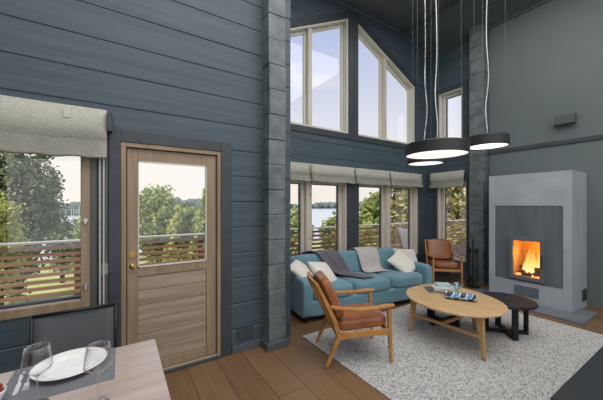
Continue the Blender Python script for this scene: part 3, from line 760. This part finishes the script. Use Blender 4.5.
# ------------------------------------------------------------------ leather armchairs
def armchair(label, leather, seam):
    t = thing('leather_armchair', label, 'armchair', (0, 0, 0), 0, 'oak framed leather armchairs')
    hw = .25
    for s in (-1, 1):
        y = s*hw
        MB().sweep([(0, y, 0), (.06, y, .145), (.128, y, .30)], [(.030, .026), (.036, .034), (.046, .040)], (0, 1, 0)).build('leg', 'chairwood', t, bevel=.006)
        MB().sweep([(.645, y, 0), (.632, y, .30), (.622, y, .535)], [(.028, .026), (.040, .036), (.038, .036)], (0, 1, 0)).build('leg', 'chairwood', t, bevel=.006)
        MB().sweep([(.128, y, .27), (.07, y, .45), (-.03, y, .66), (-.098, y, .79)], [(.048, .036), (.044, .034), (.036, .030), (.030, .026)], (0, 1, 0)).build('back_post', 'chairwood', t, bevel=.007)
        MB().sweep([(.035, y*1.02, .570), (.13, y*1.05, .553), (.28, y*1.08, .540), (.44, y*1.08, .543), (.58, y*1.04, .556), (.675, y*1.0, .560)],
                   [(.036, .032), (.044, .030), (.056, .028), (.060, .027), (.056, .028), (.042, .026)]).build('armrest', 'chairwood', t, bevel=.008)
        MB().sweep([(.11, y, .285), (.36, y, .298), (.64, y, .306)], [(.026, .075), (.026, .058), (.026, .062)]).build('side_rail', 'chairwood', t, bevel=.006)
    MB().sweep([(.625, -hw, .300), (.625, hw, .300)], (.026, .055)).build('front_rail', 'chairwood', t, bevel=.006)
    MB().sweep([(.125, -hw, .275), (.125, hw, .275)], (.026, .055)).build('rear_rail', 'chairwood', t, bevel=.006)
    MB().sweep([(-.092+.0*abs(k), hw*k/4, .785+.012*(1-(k/4)**2)) if False else (-.092-.035*(1-(k/4)**2), hw*k/4, .775+.012*(1-(k/4)**2)) for k in range(-4, 5)], (.026, .045)).build('top_rail', 'chairwood', t, bevel=.007)
    for k in range(-3, 4): MB().bar((.095, k*.06, .31), (-.108-.02*(1-abs(k)/4), k*.06, .762), .012, .02).build('back_slat', 'chairwood', t)
    MB().superbox((0, 0, 0), (.52, .455, .105), 6, 14, Matrix.Translation((.375, 0, .372)) @ Matrix.Rotation(R(-4), 4, 'Y')).build('seat_cushion', leather, t, smooth=True)
    mt = Matrix.Translation((.075, 0, .625)) @ Matrix.Rotation(R(-24.5), 4, 'Y')
    def puff(P):
        q = 1 + .0*P.y
        return Vector((P.x + (.012*math.cos(P.y*9)*math.cos(P.z*7) if P.x > 0 else 0), P.y, P.z))
    MB().superbox((0, 0, 0), (.10, .46, .43), 5.5, 16, mt, puff).build('back_cushion', leather, t, smooth=True)
    return t
a1 = armchair('cognac leather armchair with oak frame on the edge of the rug', 'leather', 0)
a1.location = (1.76, 2.37, 0); a1.rotation_euler = (0, 0, R(-25))
# rug under three of its four legs: chair stands on the rug edge, lifted by the pile
a1.location.z = RZ+.003
a2 = copy_tree(a1); a2.location = (5.73, 3.53, 0); a2.rotation_euler = (0, 0, R(-134.4))
a2['label'] = 'cognac leather armchair with oak frame in the corner by the narrow window'

# ------------------------------------------------------------------ coffee tables
def catmull(P, n=6):
    out = []
    for i in range(len(P)):
        p0, p1, p2, p3 = (Vector(P[(i+k-1) % len(P)]) for k in range(4))
        for j in range(n):
            t_ = j/n
            out.append(.5*((2*p1)+(p2-p0)*t_+(2*p0-5*p1+4*p2-p3)*t_*t_+(3*p1-p0-3*p2+p3)*t_**3))
    return out
OC = Vector((3.25, 1.85)); TZ = .46
ring = [(3.02,2.29),(2.90,2.165),(2.822,2.0),(2.795,1.79),(2.825,1.63),(2.885,1.51),(3.0,1.395),(3.19,1.315),(3.41,1.335),(3.58,1.43),(3.715,1.60),(3.80,1.84),(3.815,2.03),(3.76,2.235),(3.62,2.365),(3.42,2.405),(3.20,2.385)]
ring = [Vector(p)-OC for p in ring]
CT = thing('coffee_table', 'pale oak coffee table with rounded pebble-shaped top, largest of three', 'coffee table', (OC.x, OC.y, RZ+.0025), 0, 'nesting coffee tables')
h = TZ-RZ
rg = catmull(ring, 5); m = MB()
levels = [(.94, h-.034), (.985, h-.024), (1.0, h-.012), (.996, h-.003), (.985, h)]
rs = [[m.bm.verts.new((p.x*k, p.y*k, z)) for p in rg] for k, z in levels]
m.bm.faces.new(rs[0][::-1]); m.bm.faces.new(rs[-1])
for a, b in zip(rs, rs[1:]):
    for i in range(len(rg)): m.bm.faces.new((a[i], a[(i+1)%len(rg)], b[(i+1)%len(rg)], b[i]))
m.build('tabletop', 'oaktop', CT)
feet = [Vector((3.0, 2.212))-OC, Vector((3.05, 1.40))-OC, Vector((3.725, 1.815))-OC]; kn = []
for p in feet:
    q = p*.90
    MB().bar((p.x, p.y, 0), (q.x, q.y, h-.033), .032, .032, .066, .055).build('leg', 'oakleg', CT, bevel=.008)
    MB().bar((p.x*1.0, p.y*1.0, 0), (p.x*.996, p.y*.996, .012), .031, .031).build('foot_pad', 'blackmetal', CT, bevel=.003)
    kn.append(p.lerp(q, .48))
zs_ = .21
MB().bar((kn[0].x, kn[0].y, zs_), (kn[1].x, kn[1].y, zs_), .026, .036).build('stretcher', 'oakleg', CT, bevel=.005)
mid = kn[0].lerp(kn[1], .46)
MB().bar((kn[2].x, kn[2].y, zs_), (mid.x+.014, mid.y, zs_), .026, .034).build('stretcher', 'oakleg', CT, bevel=.005)
m = MB(); 
for p in feet: m.bar((p.x*.90, p.y*.90, h-.05), (p.x*-.1, p.y*-.1, h-.05), .04, .03)
m.build('under_frame', 'oakleg', CT)

def black_table(label, x, y, z, r, a0, hw):
    t = thing('side_table', label, 'side table', (x, y, RZ), R(a0), 'nesting coffee tables'); h = z-RZ
    m = MB().lathe([(0, h), (r-.006, h), (r, h-.006), (r, h-.026), (r-.02, h-.034), (0, h-.034)], 56).build('tabletop', 'black', t)
    for sx, sy in ((1, 1), (1, -1), (-1, 1), (-1, -1)):
        a = math.atan2(sy, sx); mt = Matrix.Rotation(a, 4, 'Z')
        d = hw*1.414
        MB().box(d-.030, d, -.030, .030, 0, h-.034, mt).build('leg', 'black', t, bevel=.003)
    for k, a in enumerate((45, 135)):
        mt = Matrix.Rotation(R(a), 4, 'Z'); dd = hw*1.414-.031
        if k == 0: MB().box(-dd, dd, -.028, .028, 0, .035, mt).build('foot_beam', 'black', t, bevel=.003)
        else: MB().box(-dd, -.0285, -.028, .028, 0, .035, mt).box(.0285, dd, -.028, .028, 0, .035, mt).build('foot_beam', 'black', t, bevel=.003)
    for k, a in enumerate((45, 135)):
        mt = Matrix.Rotation(R(a), 4, 'Z'); dd = hw*1.414-.031
        if k == 0: MB().box(-dd, dd, -.028, .028, h-.062, h-.0345, mt).build('top_beam', 'black', t)
        else: MB().box(-dd, -.0285, -.028, .028, h-.062, h-.0345, mt).box(.0285, dd, -.028, .028, h-.062, h-.0345, mt).build('top_beam', 'black', t)
    return t
black_table('black round side table with crossed base, nearest the fireplace', 3.945, 1.565, .414, .30, 0, .160)
black_table('lower black side table tucked under the oak coffee table', 3.60, 2.16, .375, .29, 40, .155)

# things on the oak table
def book(label, mat, x, y, z, w, d, h, rz):
    t = thing('book', label, 'book', (x, y, z), R(rz), 'books on the oak coffee table')
    m = MB().box(-w/2, w/2, -d/2, d/2, 0, .003).box(-w/2, w/2, -d/2, d/2, h-.003, h).box(-w/2, -w/2+.003, -d/2, d/2, .003, h-.003)
    m.build('cover', mat, t)
    B(-w/2+.0035, w/2-.005, -d/2+.005, d/2-.005, .0032, h-.0032).build('page_block', 'paper', t)
    return t
book('wide dark-covered book at the bottom of the pile on the oak table', 'cover_dark', 3.42, 2.10, TZ+.0015, .29, .24, .018, -40)
book('white book in the middle of the pile on the oak table', 'cover_white', 3.46, 2.085, TZ+.021, .23, .19, .032, -44)
book('small pale blue book on top of the pile on the oak table', 'cover_blue', 3.52, 2.11, TZ+.0545, .17, .13, .024, -40)
book('grey book lying flat at the far edge of the oak table behind the glass', 'cover_white', 3.66, 2.12, TZ+.0015, .16, .12, .014, -60)
t = thing('glass_goblet', 'pale blue glass goblet standing beside the striped platter', 'goblet', (3.53, 1.93, TZ+.001))
MB().lathe([(0, 0), (.036, 0), (.036, .005), (.012, .018), (.010, .035), (.026, .048), (.060, .095), (.066, .118), (.062, .118), (.056, .095), (.022, .053), (0, .046)], 32).build('goblet_body', 'blueglass', t, smooth=True)
t = thing('platter', 'square blue and white striped platter with raised rim on the oak table', 'platter', (3.36, 1.80, TZ+.001), R(-58))
m = MB(); n = 18; V = [[None]*(n+1) for _ in range(n+1)]
for i in range(n+1):
    for j in range(n+1):
        x, y = -1+2*i/n, -1+2*j/n; r = max(abs(x), abs(y)); q = (abs(x)**6+abs(y)**6)**(1/6) or 1
        s = r/q if r else 0
        V[i][j] = m.bm.verts.new((x*.16, y*.115, .005 + .028*max(0, (r-.55)/.45)**2 + .006*abs(x*y)))
for i in range(n):
    for j in range(n): m.bm.faces.new((V[i][j], V[i+1][j], V[i+1][j+1], V[i][j+1]))
m.build('dish', 'platter', t, smooth=True, solid=.006)

# ------------------------------------------------------------------ black bench in the near corner
t = thing('media_bench', 'long low black cabinet beside the rug', 'cabinet', (2.085, .605, 0))
B(.0, 1.9, -.42, 0, .43, .45).build('top', 'benchblack', t, bevel=.003)
B(.012, 1.888, -.41, -.02, .05, .4295).build('body', 'benchblack', t, bevel=.003)
for k in range(3): B(.02+.62*k, .02+.62*k+.61, -.019, -.004, .06, .42).build('door', 'benchblack', t, bevel=.002)
B(.05, 1.85, -.38, -.05, 0, .0495).build('plinth', 'blackmetal', t)

# ------------------------------------------------------------------ dining table and setting
DT = thing('dining_table', 'pale wooden dining table laid with plate and wine glasses', 'dining table', (-.56, 1.44, 0))
B(-.74, .74, -.49, .49, .715, .745).build('tabletop', 'tabletop', DT, bevel=.004)
m = MB()
for a in ((-.64, .64, -.42, -.40), (-.64, .64, .40, .42), (-.66, -.64, -.42, .42), (.64, .66, -.42, .42)): m.box(*a, .64, .7145)
m.build('apron', 'tabletop', DT)
for sx in (-1, 1):
    for sy in (-1, 1): MB().bar((sx*.61, sy*.37, 0), (sx*.61, sy*.37, .7145), .05, .05, .06, .06).build('leg', 'tabletop', DT, bevel=.004)
# chair behind the table
dc = thing('dining_chair', 'dining chair with black frame and grey mesh back at the table', 'dining chair', (-.24, 2.30, 0), R(0))
hw = .215
for s in (-1, 1):
    MB().tube([(s*hw, .10, 0), (s*hw, .04, .45), (s*hw, .02, .5), (s*hw*1.0, .055, .87)], .011, 10).build('back_post', 'blackmetal', dc, smooth=True)
    MB().tube([(s*hw, -.40, 0), (s*hw, -.36, .44)], .011, 10).build('leg', 'blackmetal', dc, smooth=True)
MB().tube([(-hw, .055, .868), (hw, .055, .868)], .011, 10).build('top_rail', 'blackmetal', dc, smooth=True)
MB().tube([(-hw, .022, .53), (hw, .022, .53)], .009, 10).build('lower_rail', 'blackmetal', dc, smooth=True)
m = MB(); g = [[m.bm.verts.new((-hw+.008+(2*hw-.016)*i/8, .022+.033*(j/8)+.018*math.sin(math.pi*i/8), .535+.33*j/8)) for j in range(9)] for i in range(9)]
for i in range(8):
    for j in range(8): m.bm.faces.new((g[i][j], g[i+1][j], g[i+1][j+1], g[i][j+1]))
m.build('backrest', 'chairmesh', dc, smooth=True, solid=.006)
MB().superbox((0, -.17, .45), (.43, .43, .05), 8, 10).build('seat', 'chairmesh', dc, smooth=True)
TT = .7455
gM = 'placemats on the dining table'
tag(B(-.43, -.02, 1.585, 1.925, TT, TT+.003).build('placemat', 'placemat', bevel=.001), 'dark grey woven placemat beneath the white plate', 'placemat', gM)
tag(B(-.95, -.50, 1.585, 1.915, TT, TT+.003).build('placemat', 'placemat', bevel=.001), 'dark grey woven placemat cut off by the photo edge', 'placemat', gM)
t = thing('dinner_plate', 'white round porcelain dinner plate on the placemat', 'plate', (-.205, 1.80, TT+.0035))
MB().lathe([(0, 0), (.085, 0), (.100, .004), (.142, .024), (.150, .026), (.150, .029), (.142, .0285), (.106, .013), (.098, .0055), (.088, .004), (0, .004)], 64).build('plate_body', 'porcelain', t, smooth=True)
M['rimglass'] = mat_glass('thick_clear_glass', (.95, .97, .97), .16, .75, .03, 2.0)
def wine_glass(label, x, y):
    t = thing('wine_glass', label, 'wine glass', (x, y, TT), 0, 'wine glasses on the dining table')
    MB().lathe([(.0, .118), (.012, .121), (.048, .148), (.0505, .156), (.0400, .236), (.0385, .236), (.0488, .157), (.0465, .150), (.012, .124), (0, .122)], 40).build('bowl', 'stemglass', t, smooth=True)
    MB().lathe([(.0378, .2355), (.0392, .2372), (.0408, .2355), (.0392, .2345)], 40, closed=True).build('rim', 'rimglass', t, smooth=True)
    MB().lathe([(0, .119), (.0048, .118), (.0038, .10), (.0036, .02), (.006, .008), (0, .008)], 14).build('stem', 'rimglass', t, smooth=True)
    MB().lathe([(0, .009), (.010, .007), (.038, .002), (.038, .0), (0, .0)], 36).build('foot', 'rimglass', t, smooth=True)
    return t
wine_glass('clear wine glass on the dining table at the right edge of the plate', -.075, 1.43)
wine_glass('clear wine glass on the dining table beside the knife', -.282, 1.545)
t = thing('table_knife', 'steel table knife lying left of the plate with blade towards the viewer', 'knife', (-.383, 1.77, TT+.0035), R(4))
MB().prism([(-.008, -.105), (.0, -.112), (.009, -.09), (.010, -.01), (-.008, -.01)], (.001, .004), lambda a, b, h: (a, b, h)).build('blade', 'cutlery', t, bevel=.0008)
MB().superbox((0, .045, .0045), (.016, .11, .008), 4, 6).build('handle', 'cutlery', t, smooth=True)
t = thing('table_fork', 'steel fork lying between the knife and the white plate', 'fork', (-.352, 1.765, TT+.0035), R(4))
m = MB()
for k in range(4): m.box(-.0095+.0055*k, -.0065+.0055*k, -.085, -.04, .002, .005)
m.superbox((0, -.03, .0035), (.021, .03, .005), 4, 5); m.build('tines', 'cutlery', t)
MB().superbox((0, .04, .0035), (.010, .12, .006), 4, 6).build('handle', 'cutlery', t, smooth=True)
t = thing('fruit_bowl', 'small pale bowl on the dining table holding a red apple', 'bowl', (-.437, 1.635, TT+.003))
MB().lathe([(0, 0), (.022, 0), (.034, .02), (.043, .045), (.045, .055), (.042, .055), (.039, .045), (.030, .022), (0, .006)], 36).build('bowl_body', 'porcelain', t, smooth=True)
t = thing('red_apple', 'dark red apple sitting in the small pale bowl', 'apple', (-.437, 1.635, TT+.0125))
MB().lathe([(0, 0), (.016, .001), (.030, .018), (.0365, .040), (.033, .060), (.019, .072), (.006, .068), (0, .064)], 28).build('apple_body', 'apple', t, smooth=True)
MB().tube([(0, 0, .064), (.003, 0, .074), (.007, 0, .082)], .0016, 6).build('stalk', 'trunk', t)

# ------------------------------------------------------------------ outdoors
struct(B(-6, 14, 3.1, 5.72, -.25, -.05).build('deck_floor', 'deck'))
tr = thing('deck_railing', 'timber terrace railing with horizontal slats and grey handrail', 'railing', (4, 5.6, -.05))
B(-10, 10, -.055, .065, 1.035, 1.065).build('handrail', 'rail', tr, bevel=.004)
m = MB()
for k in range(10): m.box(-10, 10, -.012, .012, .045+.099*k, .045+.099*k+.052)
m.build('slat_panel', 'slat', tr)
for x in (-9.4, -7.9, -6.2, -4.55, -2.7, -.9, .7, 2.3, 3.9, 5.5, 7.1, 8.7): B(x-.045, x+.045, .014, .09, 0, 1.034).build('post', 'slat', tr, bevel=.004)

t = thing('standin_deck_chair', 'white canvas deck chair put in for an unidentified white shape in the last pane beside the corner', 'deck chair', (6.62, 4.80, -.05), R(20))  # invented chair, stands in for an unidentified white shape in the pane
t.location = (6.2, 4.72, -.05); t.rotation_euler.z = R(72)
for s in (-1, 1):
    MB().bar((s*.26, -.22, 0), (s*.26, .105, 1.02), .03, .04).build('back_post', 'slat', t)
    MB().bar((s*.29, .35, 0), (s*.29, -.30, .55), .03, .04).build('leg', 'slat', t)
m = MB(); g = [[m.bm.verts.new((-.25+.5*i/6, .085-.20*j/12*1.0-.03*math.sin(math.pi*j/12), 1.00-.68*(j/12)**.95)) for j in range(13)] for i in range(7)]
for i in range(6):
    for j in range(12): m.bm.faces.new((g[i][j], g[i+1][j], g[i+1][j+1], g[i][j+1]))
m.build('sling', 'canvas', t, smooth=True, solid=.01)

# land falling to the lake
m = MB(); xs = [-260+20*i for i in range(27)]; ys = [3.3, 8, 14, 22, 32, 45, 60, 80]; zsg = [-1.2, -1.9, -2.6, -3.6, -5.0, -6.8, -8.2, -9.5]
g = [[m.bm.verts.new((x, y, z + (random.uniform(-.25, .25) if y > 10 else 0))) for y, z in zip(ys, zsg)] for x in xs]
for i in range(len(xs)-1):
    for j in range(len(ys)-1): m.bm.faces.new((g[i][j], g[i+1][j], g[i+1][j+1], g[i][j+1]))
struct(m.build('ground_slope', 'grass', smooth=True))
struct(B(-900, 1500, 62, 1400, -8.6, -8.0).build('lake', 'lake'))
# far shore forest: lumpy ridge made of crowns
rnd = random.Random(11); m = MB()
for i in range(800):
    x = -420+ i*2.15; y = 560 + 70*math.sin(x*.004) + rnd.uniform(-15, 15); hgt = 17 + 5*math.sin(x*.013) + rnd.uniform(-3, 4)
    m.superbox((x, y, -8+hgt*.42), (rnd.uniform(10, 18), 14, hgt*rnd.uniform(.8, 1.05)), 2.1, 4)
tag(m.build('far_treeline', 'leaf_far', smooth=True), 'hazy forest along the far shore of the lake', 'forest', None, 'stuff')
m = MB()
for i in range(130):
    x = -330 + i*2.4; y = 330 + rnd.uniform(-10, 10); hgt = 9 + rnd.uniform(-2, 3)
    m.superbox((x, y, -8+hgt*.42), (rnd.uniform(8, 13), 10, hgt), 2.4, 4)
tag(m.build('island_trees', 'leaf_far', smooth=True), 'low wooded island in the lake seen through the dining window', 'island', None, 'stuff')

def tree(label, base, height, blobs, mat, n=2600, leaf=.2, cone=False, seed=1, group='trees beyond the terrace'):
    rnd = random.Random(seed); t = thing('tree', label, 'tree', base, 0, group)
    tm = MB().tube([(0, 0, -1.0), (.05, .02, height*.35), (-.05, .05, height*.72)], [.03*height, .022*height, .008*height], 8)
    for k in range(5):
        a = k*1.26+rnd.uniform(-.3, .3); z = height*(.3+.08*k)
        tm.tube([(0, 0, z), (math.cos(a)*height*.12, math.sin(a)*height*.12, z+height*.09), (math.cos(a)*height*.22, math.sin(a)*height*.22, z+height*.15)], [.010*height, .007*height, .003*height], 6)
    tm.build('trunk', 'trunk', t)
    m = MB(); bm = m.bm; tot = sum(b[3]*b[4]*b[5] for b in blobs)
    for (cx, cy, cz, rx, ry, rz) in blobs:
        # sub-clumps over each blob
        k = max(60, int(n*(rx*ry*rz)/tot)); clumps = []
        for _ in range(max(8, k//26)):
            v = Vector((rnd.gauss(0, 1), rnd.gauss(0, 1), rnd.gauss(0, 1))).normalized()*rnd.uniform(.55, .95)
            clumps.append(Vector((cx+v.x*rx, cy+v.y*ry, cz+v.z*rz)))
        cr_ = .42*(rx+ry+rz)/3
        for i in range(k):
            c = rnd.choice(clumps); v = Vector((rnd.gauss(0, 1), rnd.gauss(0, 1), rnd.gauss(0, 1))).normalized()*cr_*rnd.uniform(.3, 1)
            p = c + Vector((v.x, v.y, v.z*.8)); s = leaf*rnd.uniform(.6, 1.4)
            a = Vector((rnd.gauss(0, 1), rnd.gauss(0, 1), rnd.gauss(0, 1))).normalized(); b = a.cross(Vector((rnd.gauss(0, 1), rnd.gauss(0, 1), rnd.gauss(0, 1)))).normalized()
            q = [bm.verts.new(p + a*s), bm.verts.new(p + b*s*.6), bm.verts.new(p - a*s), bm.verts.new(p - b*s*.6)]
            bm.faces.new(q)
    m.build('foliage', mat, t)
    return t
def ray(px, y=None):
    u = (px-301.5)/284; a = R(57.4)
    return Vector((math.cos(a)+u*math.sin(a), math.sin(a)-u*math.cos(a)))
def gz_at(y):
    for (a, za), (b, zb2) in zip(zip(ys, zsg), list(zip(ys, zsg))[1:]):
        if a <= y <= b: return za+(zb2-za)*(y-a)/(b-a)
    return -1.5
def tree_at(label, px, depth, top_px, half_px, mat, seed, shape='round', n=2600, leaf=.2, low=.25):
    """a tree standing at a compass bearing and distance, sized in metres"""
    d = ray(px)*depth; gz_ = gz_at(d.y); top = 1.555+(205-top_px)/284*depth; H = top-gz_; r = half_px/284*depth
    rr = random.Random(seed*17)
    if shape == 'round':
        zc = H*(.5+low/2); bl = [(0, 0, zc, r*.7, r*.7, H*(1-low)*.42)]
        for k in range(9):
            a = rr.uniform(0, 6.28); q = rr.uniform(.35, .62); z = zc + H*(1-low)*rr.uniform(-.36, .30)
            bl.append((math.cos(a)*r*q, math.sin(a)*r*q, z, r*rr.uniform(.32, .45), r*rr.uniform(.32, .45), H*(1-low)*rr.uniform(.13, .2)))
    else:
        bl = []
        for k in range(7):
            q = k/6; bl.append((rr.uniform(-.06, .06)*r, rr.uniform(-.06, .06)*r, H*(.18+.76*q), r*(1-.86*q), r*(1-.86*q), H*.10))
    return tree(label, (d.x, d.y, gz_), H, bl, M[mat], n, leaf, seed=seed)
tree_at('tall dark green tree filling the left of the dining window', 14, 15, 128, 40, 'leaf_dark', 1, n=15000, leaf=.115, low=.05)
tree_at('yellow-green leafy tree in front of the dark one outside the dining window', -2, 11, 178, 22, 'leaf_yellow', 2, n=6000, leaf=.08, low=.05)
tree_at('low green bush tree by the railing post outside the dining window', 62, 24, 207, 16, 'leaf_dark', 3, n=2200, leaf=.14, low=0)
tree_at('small olive tree near the window-frame edge above the railing', 84, 14, 206, 9, 'leaf_mid', 4, n=1500, leaf=.12, low=0)
tree_at('round bright green tree, tallest seen through the door glass', 158, 22, 178, 27, 'leaf_mid', 5, n=8000, leaf=.15, low=.05)
tree_at('pale green conifer seen low in the middle of the door glass', 176, 17, 207, 16, 'leaf_yellow', 6, 'cone', n=2800, leaf=.14)
tree_at('green tree behind the conifer seen in the door glass', 188, 25, 194, 16, 'leaf_mid', 7, n=3200, leaf=.2, low=.05)
tree_at('tree at the right-hand edge of the door glass', 211, 20, 182, 15, 'leaf_mid', 8, n=3000, leaf=.18, low=.05)
tree_at('low conifer between the trees at the right side of the door glass', 199, 16, 212, 12, 'leaf_mid', 9, 'cone', n=2000, leaf=.13)
tree_at('green tree in the living-room pane beside the log pillar', 296, 20, 203, 22, 'leaf_mid', 10, n=3400, leaf=.17, low=.05)
tree_at('lone round tree before the lake in the second living-room pane', 333, 22, 208, 14, 'leaf_mid', 12, n=3200, leaf=.15, low=.05)
tree_at('large green tree filling the third living-room pane', 377, 20, 188, 24, 'leaf_mid', 13, n=5600, leaf=.18, low=.05)
tree_at('dense dark tree filling the last living-room pane by the corner', 403, 16, 176, 20, 'leaf_autumn', 14, n=5200, leaf=.14, low=.0)
tree_at('olive tree seen through the narrow corner window', 452, 17, 172, 22, 'leaf_autumn', 15, n=5600, leaf=.15, low=.0)
tree_at('small yellow-green bush low in the third living-room pane', 366, 15, 218, 11, 'leaf_yellow', 16, n=1800, leaf=.12, low=0)

# lake-side marks
def boat(px, depth, label):
    d = ray(px)*depth
    t = thing('sailboat', label, 'boat', (d.x, d.y, -8.0), R(random.uniform(0, 180)), 'moored boats on the lake')
    MB().superbox((0, 0, .35), (6.5, 2.2, 1.3), 2.6, 8).build('hull', 'white_boat', t, smooth=True)
    MB().superbox((-.4, 0, 1.2), (2.6, 1.4, .8), 4, 5).build('cabin', 'white_boat', t, smooth=True)
    MB().tube([(.6, 0, .6), (.6, 0, 7.6)], .09, 6).build('mast', 'white_boat', t)
for px, dp, l in ((62, 150, 'white moored boat closest to the dark tree, seen in the dining window'), (67, 185, 'white moored boat farthest out on the water, seen in the dining window'), (71, 140, 'white moored boat in the middle of the row, seen in the dining window'),
                  (75, 170, 'white moored boat second nearest the window frame, seen in the dining window'), (79, 150, 'white moored boat closest to the window frame, in the dining window')):
    boat(px, dp, l)
d_ = ray(71)*160
tag(B(-16, 16, -1, 1, -.3, .5).build('jetty', 'jetty', loc=(d_.x, d_.y, -7.7), rot=(0, 0, R(20))), 'long wooden jetty on the lake beside the moored boats', 'jetty')
d_ = ray(323)*95
t = thing('boathouse', 'small red-roofed boathouse on the lake shore in the second living-room pane', 'boathouse', (d_.x, d_.y, -8.1), R(25))
B(-1.3, 1.3, -1.0, 1.0, 0, 1.5).build('walls', 'redwall', t)
MB().prism([(-1.3, 1.5), (1.3, 1.5), (0, 2.6)], (-1.5, 1.5), lambda a, b, h: (h, a, b)).build('roof', 'redroof', t)

# ------------------------------------------------------------------ light
W = bpy.data.worlds.new('sky'); sc.world = W; W.use_nodes = True; nt = W.node_tree; L = nt.links.new
bg = nt.nodes['Background']
tc = N(nt, 'ShaderNodeTexCoord'); sx = N(nt, 'ShaderNodeSeparateXYZ'); cr = N(nt, 'ShaderNodeValToRGB'); e = cr.color_ramp.elements
e[0].position = 0; e[0].color = (1.0, .93, .84, 1); e[1].position = .85; e[1].color = (.36, .46, .80, 1)
for p, c in ((.10, (1.0, .95, .88)), (.25, (.84, .86, .94)), (.50, (.56, .63, .90))):
    k = e.new(p); k.color = c4(c)
L(tc.outputs['Generated'], sx.inputs[0]); L(sx.outputs[2], cr.inputs[0])
mp = N(nt, 'ShaderNodeMapping'); mp.inputs['Scale'].default_value = (2.2, 2.2, 6.5); mp.inputs['Location'].default_value = (.7, .35, .15)
nz = N(nt, 'ShaderNodeTexNoise', Scale=1.0, Detail=7.0, Roughness=.55); L(tc.outputs['Generated'], mp.inputs[0]); L(mp.outputs[0], nz.inputs['Vector'])
c2 = N(nt, 'ShaderNodeValToRGB'); c2.color_ramp.elements[0].position = .50; c2.color_ramp.elements[1].position = .72; L(nz.outputs[0], c2.inputs[0])
mx = N(nt, 'ShaderNodeMix', data_type='RGBA'); mx.inputs[7].default_value = (1.0, .95, .93, 1)
L(c2.outputs[0], mx.inputs[0]); L(cr.outputs[0], mx.inputs[6]); L(mx.outputs[2], bg.inputs[0])
bg.inputs[1].default_value = .92

def light(name, typ, loc, energy, color=(1, 1, 1), size=1, size_y=None, target=None, **kw):
    l = bpy.data.lights.new(name, typ); l.energy = energy; l.color = color
    if typ == 'AREA':
        l.size = size
        if size_y: l.shape = 'RECTANGLE'; l.size_y = size_y
    elif typ in ('POINT', 'SPOT'): l.shadow_soft_size = size
    o = bpy.data.objects.new(name, l); COL.objects.link(o); o.location = loc
    if target: o.rotation_euler = (Vector(target)-Vector(loc)).to_track_quat('-Z', 'Y').to_euler()
    return o
s = light('sun', 'SUN', (0, 0, 20), 4.6, (1, .90, .74)); s.data.angle = R(1)
s.rotation_euler = Vector((math.cos(R(17)), math.sin(R(17)), -math.tan(R(47)))).to_track_quat('-Z', 'Y').to_euler()
light('ceiling_fill', 'AREA', (2.6, .4, 5.2), 215, (1, .97, .94), 5.0, 5.0, (2.6, .4, 0))  # unseen fill panel under the ceiling, added to brighten the living room
light('dining_fill', 'AREA', (-.9, .0, 4.9), 70, (1, .97, .94), 3.0, 3.0, (-.6, .3, 0))  # added soft fill above the dining end, without a fitting
light('rear_fill', 'AREA', (1.6, -3.1, 2.5), 130, (.95, .97, 1), 7.5, 4.4, (1.6, 3, 2.2))  # added fill before the solid back wall; no window there
light('firelight', 'POINT', (5.57, 1.85, .76), 7.5, (1, .40, .07), .06)

# ------------------------------------------------------------------ camera
cd = bpy.data.cameras.new('camera'); cam = bpy.data.objects.new('camera', cd); COL.objects.link(cam)
cam.location = (0, 0, 1.555); cam.rotation_euler = (R(90), 0, R(57.4-90))
cd.sensor_width = 36; cd.lens = 284/603*36; cd.shift_y = 5/603; cd.clip_end = 3000; cd.clip_start = .05
sc.camera = cam
sc.cycles.transparent_max_bounces = 24
vs = sc.view_settings; vs.view_transform = 'Standard'; vs.look = 'None'; vs.gamma = 1; vs.use_curve_mapping = False; vs.exposure = 0.1
